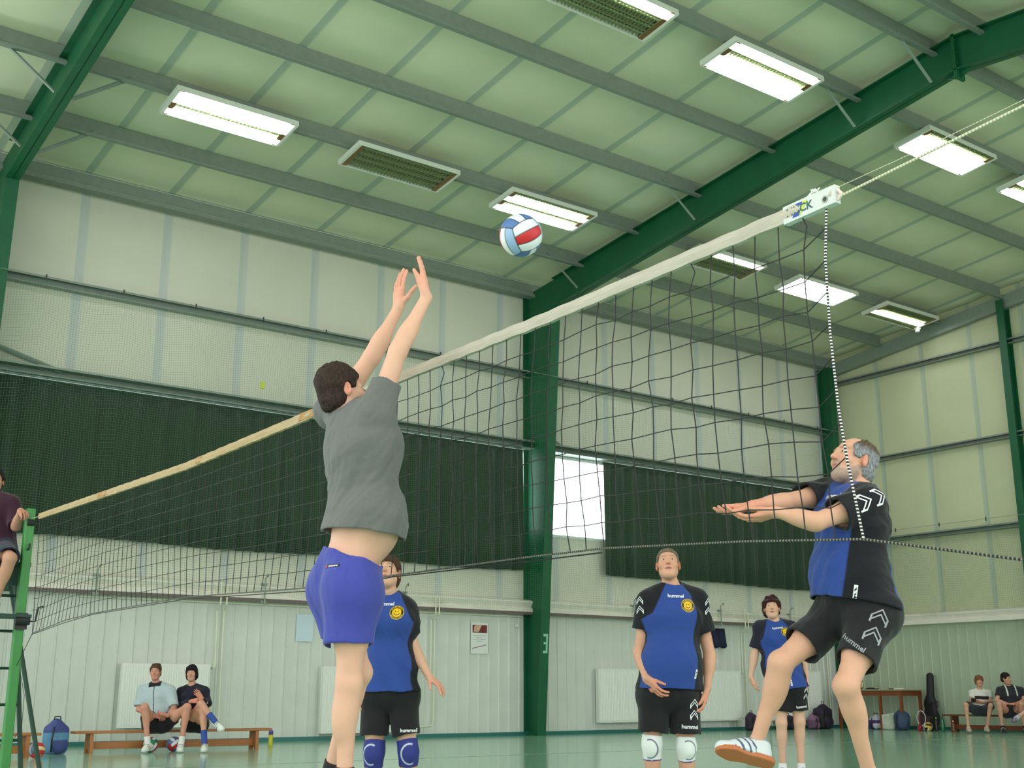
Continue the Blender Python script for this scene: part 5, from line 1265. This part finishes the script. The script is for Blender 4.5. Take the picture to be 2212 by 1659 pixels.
# ---------------------------------------------------------------- bags, bottles and the rest
def soft(name, prims, lo, hi, m, label, cat, group=None, vox=.012, colf=None, parts=()):
    V_, F_ = mesh_sdf(prims, None, lo, hi, vox)
    base = ((lo[0]+hi[0])/2, (lo[1]+hi[1])/2, lo[2]+.06)
    C_ = colf(V_) if colf else None
    if parts is None: o = np_mesh(name, V_, F_, m, None, C_); return tag(o, label, cat, group)
    t = thing(name, base, label, cat, group); np_mesh('body', V_, F_, m, t, C_)
    for nm, mb, mm in parts: mb.build(nm, mm, t, smooth=True)
    return t
M_bag = mat('bag_cloth', (60,80,110), .7, attr=True, noise=.15, nscale=14, bump=.3, bscale=18)
def backpack(c, w, h, d, col, col2, yaw, label, group='sports bags along the walls', lean=0):
    R = np.array([[math.cos(yaw),math.sin(yaw),0],[-math.sin(yaw),math.cos(yaw),0],[0,0,1]], np.float32)
    C0 = A3(c); q = lambda x,y,z: C0 + x*R[0] + y*R[1] + z*R[2]
    pr = [('u', ell(q(0,0,h*.50), R, [w*.47,d*.46,h*.5]), .05), ('u', rbox(q(0,0,h*.42), R, [w*.47,d*.42,h*.42], .07), .04), ('u', ell(q(0,-d*.42,h*.28), R, [w*.36,d*.22,h*.24]), .03), ('w', folds(int(w*100+h*31), (0,0,1), 22, .008), 0), ('i', plane(q(0,0,.004), (0,0,-1)), 0)]
    lo = C0-A3([w*.75+.05]*2+[.06]); hi = C0+A3([w*.75+.05]*2+[h*1.12+.05])
    a, b = L3(col), L3(col2)
    def cf(V_):
        l = (V_-C0)@R.T; C_ = np.tile(a, (len(V_),1)); C_[(l[:,2] > h*.62)|((l[:,1] < -d*.42)&(l[:,2] < h*.42))] = b; return C_
    hb = MB().tube([tuple(q(-.05,0,h*1.0)), tuple(q(-.04,0,h*1.09)), tuple(q(.04,0,h*1.09)), tuple(q(.05,0,h*1.0))], .009, 6)
    sb = MB().tube([tuple(q(-w*.3,-d*.5,h*.8)), tuple(q(-w*.42,-d*.62,h*.4)), tuple(q(-w*.36,-d*.5,h*.08))], .012, 6)
    return soft('backpack', pr, lo, hi, M_bag, label, 'bag', group, .012, cf, [('handle', hb, M_blk), ('strap', sb, M_blk)])
backpack((5.16,17.62,0), .34, .46, .26, (92,140,176), (66,74,136), .2, 'light blue and purple backpack on the floor at the left end of the long bench')
backpack((3.93,16.95,.31), .26, .30, .2, (40,56,84), (70,96,140), .5, 'dark blue bag on the left-edge bench behind the ladder stand')
backpack((21.15,19.45,0), .34, .40, .26, (48,34,52), (58,38,62), .2, 'dark purple backpack on the floor left of the headband woman\'s legs')
backpack((22.45,19.5,0), .40, .34, .26, (30,26,38), (40,30,50), .1, 'low black bag on the floor between the headband woman\'s legs')
backpack((23.16,19.35,0), .36, .34, .24, (104,72,100), (140,96,130), .4, 'pink and mauve bag beside the big black backpack')
backpack((23.62,19.42,0), .52, .58, .34, (24,24,28), (44,28,56), .1, 'big black backpack by the radiator, with yellow-green piping')
backpack((24.2,17.62,0), .34, .46, .26, (58,76,108), (54,70,104), -.9, 'grey-blue backpack under the right end of the table')
backpack((24.25,18.38,0), .30, .34, .22, (70,52,120), (190,190,200), -.9, 'purple bag under the table behind the bearded man\'s leg')
# pale carrier bag
pr = [('u', rbox((24.2,18.0,.19), np.eye(3), (.07,.17,.19), .05), .0), ('w', folds(5,(0,.3,1), 20, .016), 0), ('i', plane((24.2,18,.36), (0,.15,1)), 0), ('i', plane((24.2,18,.003), (0,0,-1)), 0)]
soft('carrier_bag', pr, A3((24.05,17.75,-.05)), A3((24.35,18.25,.45)), mat('pale_plastic', (196,204,188), .5, noise=.1, nscale=12), 'pale crumpled carrier bag on the floor under the table', 'bag', None, .012, None, None)
# guitar bag leaning on the gable wall
gp = thing('guitar_bag', (24.95,17.35,0), 'black guitar bag standing upright against the gable wall', 'bag')
pr = [('u', ell((24.95,17.35,.26), np.eye(3), (.075,.22,.26)), .05), ('u', ell((24.98,17.37,.56), np.eye(3), (.07,.17,.2)), .06), ('u', cap((25.0,17.37,.62), (25.08,17.39,1.22), .085, .075, (0,1,0), 1.15), .08), ('u', ell((24.9,17.25,.42), np.eye(3), (.05,.1,.2)), .05)]
V_, F_ = mesh_sdf(pr, None, (24.8,17.05,-.03), (25.22,17.65,1.36), .012); np_mesh('cover', V_, F_, mat('black_nylon', (26,24,30), .6, noise=.2, nscale=10, bump=.2, bscale=20), gp)
MB().tube([(24.88,17.13,.62),(24.85,17.08,.66),(24.85,17.07,.56),(24.88,17.13,.5)], .008, 6).build('carry_handle', M_blk, gp)
# racket bag
rb = thing('racket_bag', (24.1,17.08,0), 'red and black racket bag with white piping before the guitar bag', 'bag')
pr = [('u', ell((24.22,17.08,.27), basis((0,.0,1)), (.05,.12,.17)), .03), ('u', cap((24.22,17.08,.2), (24.18,17.15,.04), .055, .05), .04), ('u', rbox((24.28,16.98,.16), np.eye(3), (.1,.1,.16), .05), .05)]
V_, F_ = mesh_sdf(pr, None, (24.0,16.8,-.02), (24.45,17.3,.5), .012)
C_ = np.tile(L3((52,30,34)), (len(V_),1)); C_[(V_[:,1] > 17.08) & (V_[:,0] < 24.24)] = L3((176,36,52))
np_mesh('cover', V_, F_, M_bag, rb, C_)
MB().tube([(24.17,17.08+.115*math.sin(a),.28+.16*math.cos(a)) for a in [k*2*PI/16 for k in range(17)]], .008, 6).build('piping', M_mark['white'], rb)
MB().tube([(24.14,17.04,.13),(24.12,16.98,.02)], .010, 6).build('trim_strip', M_mark['white'], rb)
volleyball('ball', (24.0,16.80,.10), .10, [(230,190,50),(40,30,40),(230,190,50), (226,220,200),(50,40,50),(226,220,200), (230,190,50),(226,220,200),(40,30,40)], (.2,.5,.9), 'yellow, black and white ball on the floor by the racket bag')
def bottle(name, c, r, h, m, cap_m, label, shape=None):
    t = thing(name, c, label, 'bottle'); x, y, z = c
    MB().lathe([(r*.9,0),(r,.012),(r,h*.55),(r*.82,h*.62),(r*.95,h*.70),(r*.42,h*.86),(r*.36,h*.93)], c, 16).build('bottle_body', m, t, smooth=True)
    MB().lathe([(r*.5,h*.92),(r*.5,h*.97),(r*.25,h),(r*.2,h*1.03)], c, 12).build('bottle_cap', cap_m, t, smooth=True)
    return t
M_gglass = mat('green_bottle_plastic', (40,150,96), .15, trans=.6)
bottle('bottle', (24.06,16.62,0), .038, .30, mat('dark_bottle_plastic', (28,30,28), .3), M_mark['lime'], 'black drinking bottle with bright yellow cap near the racket bag')
bottle('bottle', (24.0,16.42,0), .045, .33, M_gglass, mat('green_cap', (30,120,80), .4), 'green plastic bottle standing right of the yellow ball')
bottle('bottle', (23.95,16.12,0), .032, .24, mat('amber_bottle_plastic', (150,80,40), .2, trans=.4), M_mark['white'], 'small amber bottle on the floor by the end of the dark bench')
b = thing('ball_tube', (8.70,18.25,0), 'yellow tube with purple cap standing at the right end of the long bench', 'tube')
MB().lathe([(.032,0),(.034,.005),(.034,.18)], (8.70,18.25,0), 16).build('tube_body', mat('yellow_tube', (206,196,40), .4), b, smooth=True)
MB().lathe([(.036,.18),(.036,.235),(.030,.24)], (8.70,18.25,0), 16).build('cap', mat('purple_cap', (92,70,170), .4), b, smooth=True)
# table by the gable
tb = thing('table', (24.5,18.3,0), 'brown wooden table with pale top against the gable wall', 'table'); TH = .915
MB().box((24.1,17.5,TH-.03),(24.95,19.4,TH)).build('tabletop', mat('pale_tabletop', (170,160,128), .5, noise=.08, nscale=4), tb)
M_tw = mat('table_wood', (130,70,36), .5, noise=.15, nscale=5)
for x in (24.16,24.88):
    for y in (17.57,19.33,18.15): 
        if y == 18.15 and x > 24.5: continue
        MB().box((x-.03,y-.03,0),(x+.03,y+.03,TH-.03)).build('leg', M_tw, tb)
for a, b_ in (((24.14,17.6,TH-.15),(24.17,19.3,TH-.03)),((24.87,17.6,TH-.15),(24.90,19.3,TH-.03)),((24.18,17.56,TH-.15),(24.86,17.59,TH-.03))): MB().box(a, b_).build('apron', M_tw, tb)
volleyball('ball', (24.35,18.86,TH+.10), .10, [(232,130,70),(120,150,50),(232,130,70), (230,225,215),(232,130,70),(120,150,50), (120,150,50),(230,225,215),(232,130,70)], (.1,.3,.4), 'orange, green and white ball lying on the table')
tag(MB().box((24.25,18.42,TH),(24.5,18.62,TH+.02)).box((24.28,18.5,TH+.02),(24.45,18.6,TH+.04)).build('folder', M_blk, bevel=.004), 'flat black folder on the table right of the ball', 'folder')
tag(MB().box((24.3,17.72,TH),(24.5,17.86,TH+.03)).build('box', M_mark['white'], bevel=.01), 'small white box on the right end of the table', 'box')
tag(MB().box((24.3,17.92,TH),(24.45,18.0,TH+.02)).build('phone', M_blk, bevel=.005), 'small black phone on the table left of the white box', 'phone')

# ---------------------------------------------------------------- radiators, pipes, papers on the long wall
M_rad = mat('radiator_enamel', (232,234,228), .4)
def radiator(x0, x1, z0, z1, label):
    y = YW-.16; t = thing('radiator', ((x0+x1)/2, y, z0), label, 'radiator', 'white panel radiators on the long wall')
    poly = []; x = x0+.02
    while x < x1-.05: poly += [(x,y-.05),(x+.008,y-.058),(x+.03,y-.058),(x+.038,y-.05)]; x += .0433
    vs = []; 
    for px_, py_ in poly: vs += [(px_,py_,z0+.04),(px_,py_,z1-.04)]
    b = MB().add(vs, [(2*i,2*i+2,2*i+3,2*i+1) for i in range(len(poly)-1)])
    b.box((x0,y-.05,z0),(x1,y-.045,z0+.04)).box((x0,y-.05,z1-.04),(x1,y-.045,z1)).box((x0,y-.048,z0+.04),(x0+.02,y-.045,z1-.04)).box((x1-.05,y-.048,z0+.04),(x1,y-.045,z1-.04))
    b.build('front_panel', M_rad, t)
    MB().box((x0,y-.045,z0),(x0+.004,y+.05,z1)).build('side_cover', M_rad, t); MB().box((x1-.004,y-.045,z0),(x1,y+.05,z1)).build('side_cover', M_rad, t)
    MB().box((x0+.004,y-.044,z1-.012),(x1-.004,y+.05,z1)).build('top_grille', M_rad, t)
    MB().box((x0+.02,y+.03,z0+.02),(x1-.02,y+.05,z1-.02)).build('back_panel', M_rad, t)
    for xx in (x0+.3, x1-.3): MB().box((xx-.02,y+.05,z0+.1),(xx+.02,YW-.05,z1-.1)).build('bracket', M_galv, t)
    MB().tube([(x1+.0,y,z1-.06),(x1+.05,y,z1-.06)], .02, 8).build('valve', M_galv, t)
radiator(6.75, 8.26, .27, 1.29, 'white panel radiator behind the seated man and woman')
radiator(10.4, 12.38, .12, 1.29, 'white panel radiator mostly hidden behind the leaping man and the jersey woman')
radiator(16.9, 21.25, .22, 1.33, 'long white panel radiator behind the standing man')
radiator(22.3, 24.1, .2, 1.36, 'white panel radiator right of the headband woman')
M_pipe = mat('cream_pipe', (226,226,206), .45)
PG_ = 'cream heating pipes on the long wall'
def pipe(pts, label, r=.014): tag(MB().tube(pts, r, 8).build('heating_pipe', M_pipe), label, 'pipe', PG_)
yp = YW-.30; yw_ = YW-.10
pipe([(8.34,yw_-.18,2.75),(8.34,yw_-.18,2.3),(8.36,yw_,2.2),(8.38,yw_,1.36),(8.36,yw_-.03,1.25),(8.30,YW-.16,1.23)], 'cream pipe bending into the top of the radiator by the seated woman')
pipe([(8.45,yw_-.18,2.62),(8.45,yw_-.18,2.3),(8.49,yw_,2.2),(8.50,yw_,.2)], 'cream pipe running straight down right of the seated woman')
pipe([(12.74,yw_-.18,2.62),(12.74,yw_-.18,2.3),(12.76,yw_,2.2),(12.76,yw_,1.36),(12.73,yw_-.02,1.26),(12.43,YW-.16,1.23)], 'cream pipe bending towards the radiator behind the jersey woman')
pipe([(12.82,yw_-.18,2.62),(12.82,yw_-.18,2.3),(12.84,yw_,2.2),(12.84,yw_,.30),(12.80,yw_,.22),(12.43,YW-.16,.20)], 'cream pipe running down to a bend near the floor behind the jersey woman')
pipe([(21.40,yw_-.18,2.75),(21.40,yw_-.18,2.3),(21.44,yw_,2.2),(21.44,yw_,1.3)], 'cream pipe ending at the long radiator beside the headband woman\'s arm')
pipe([(21.50,yw_-.18,2.62),(21.50,yw_-.18,2.3),(21.54,yw_,2.2),(21.54,yw_,.2)], 'cream pipe running down behind the headband woman\'s hand')
pipe([(24.50,yw_,2.3),(24.52,yw_,.1)], 'cream pipe near the corner behind the big black backpack')
pipe([(6.0,YW-.08,2.345),(15.0,YW-.08,2.345)], 'thin white pipe running level under the cream beam', .018)
M_paper = mat('paper', (228,230,226), .6)
def flat(x0, x1, z0, z1, y, m, parent=None, name='x'): 
    return MB().box((x0,y-.004,z0),(x1,y,z1)).build(name, m, parent)
pt = thing('poster', (13.9,YW-.055,1.6), 'white poster with dark red picture on the cladding left of the middle column', 'poster')
flat(13.72,14.14,1.58,2.19,YW-.055,M_paper,pt,'sheet'); 
flat(13.76,14.11,1.99,2.14,YW-.060,mat('poster_picture',(120,44,52),.6,noise=.35,nscale=9),pt,'picture')
MB().add([(13.78,YW-.066,2.0),(13.90,YW-.066,2.0),(13.99,YW-.066,2.15),(13.80,YW-.066,2.13)],[(0,1,2,3)]).build('picture', mat('poster_pale_shape',(220,176,146),.6,noise=.2,nscale=12),pt)
for k,(a,b_) in enumerate(((13.77,14.08),(13.86,14.0),(13.78,14.08),(13.87,14.0))): 
    n_ = 9 if b_-a > .2 else 4
    mb = MB()
    for q in range(n_): 
        xx = a+(b_-a)*q/n_; mb.box((xx,YW-.0605,1.925-k*.035),(xx+(b_-a)/n_*.7,YW-.059,1.925-k*.035+.010))
    mb.build('text_line', M_mark['grey'], pt)
mb = MB()
for q in range(14): xx = 13.75+.345*q/14; zz = 1.672+.075*q/14; mb.box((xx,YW-.0605,zz),(xx+.017,YW-.059,zz+.02))
mb.build('slanted_line', mat('dark_red_print',(150,90,100),.6), pt)
tag(flat(9.9,10.24,1.72,2.2,YW-.055,mat('pale_blue_paper',(206,222,234),.6),None,'notice'), 'pale blue notice on the cladding, half hidden by the leaping man\'s shorts', 'notice')
sw = tag(MB().box((14.82,YW-.09,2.12),(14.90,YW-.05,2.20)).build('switch_box', M_white, bevel=.004), 'small white switch box left of the middle green column', 'switch')
# dark cloth hanging under the beam
vs = []; n = 16
for i in range(n+1):
    x = 20.36+.52*i/n
    for k in range(5): vs.append((x+.03*k/4, YW-.085-.02*math.sin(i*1.1)-.008*k, 2.28-.43*k/4+ (.02*math.sin(i*.9) if k==4 else 0)))
o = MB().add(vs, [(i*5+k,i*5+k+1,(i+1)*5+k+1,(i+1)*5+k) for i in range(n) for k in range(4)]).build('jacket', mat('navy_cloth',(26,30,62),.8), smooth=True)
md = o.modifiers.new('s','SOLIDIFY'); md.thickness = .03; tag(o, 'navy garment hanging under the cream beam beside the standing man', 'garment')
# white bracket-shaped tape mark on the interior flange of the middle column
fy = YW-.05-.42-.025; pf = bpy.data.objects
b = MB(); yy = fy-.004
def zy(z): return (YW-.05) - (.42+.6*z/8.9) - .022
for (x0,x1,z0,z1) in ((15.18,15.225,1.60,1.98),(15.11,15.18,1.93,1.98),(15.11,15.18,1.60,1.65),(15.12,15.18,1.775,1.82)):
    b.add([(x0,zy(z0),z0),(x1,zy(z0),z0),(x1,zy(z1),z1),(x0,zy(z1),z1)],[(0,1,2,3)])
o = b.build('tape_mark', mat('pale_tape_mark',(150,200,176),.5), f2); o['label'] = 'pale tape mark shaped like a reversed letter E'
# camera in the boy's hands, small yellow tag on the safety net, hall sensor
cmr = thing('camera', (23.62,15.12,.66), 'small dark camera in the fair-haired boy\'s hands', 'camera')
Jb = POSE['boy']['J']; cx, cy_, cz = [(a+b_)/2 for a, b_ in zip(Jb['wrR'], Jb['wrL'])]
cx -= .10; cy_ += .12-.12; cz += .03
cmr.location = (cx,cy_,cz-.04); cmr['_base'] = (cx,cy_,cz-.04)
MB().box((cx-.05,cy_-.05,cz-.04),(cx-.01,cy_+.05,cz+.04)).build('camera_body', M_blk, cmr, bevel=.006)
MB().tube([(cx-.05,cy_,cz),(cx-.09,cy_,cz)], .026, 12).build('lens', M_blk, cmr)
tag(MB().box((8.48,18.86,5.98),(8.54,18.89,6.10)).build('net_tag', M_mark['lime']), 'small yellow tag on the safety net above the curtain', 'tag')
ds = thing('detector', (24.55,16.55,9.35), 'small white detector at the end of the roof purlin near the gable', 'detector')
MB().lathe([(.05,0),(.06,.03),(.04,.08)], (24.55,16.55,9.37), 12).build('dome', M_white, ds, smooth=True)
MB().box((24.5,16.5,9.44),(24.62,16.6,9.66)).build('bracket', M_white, ds)
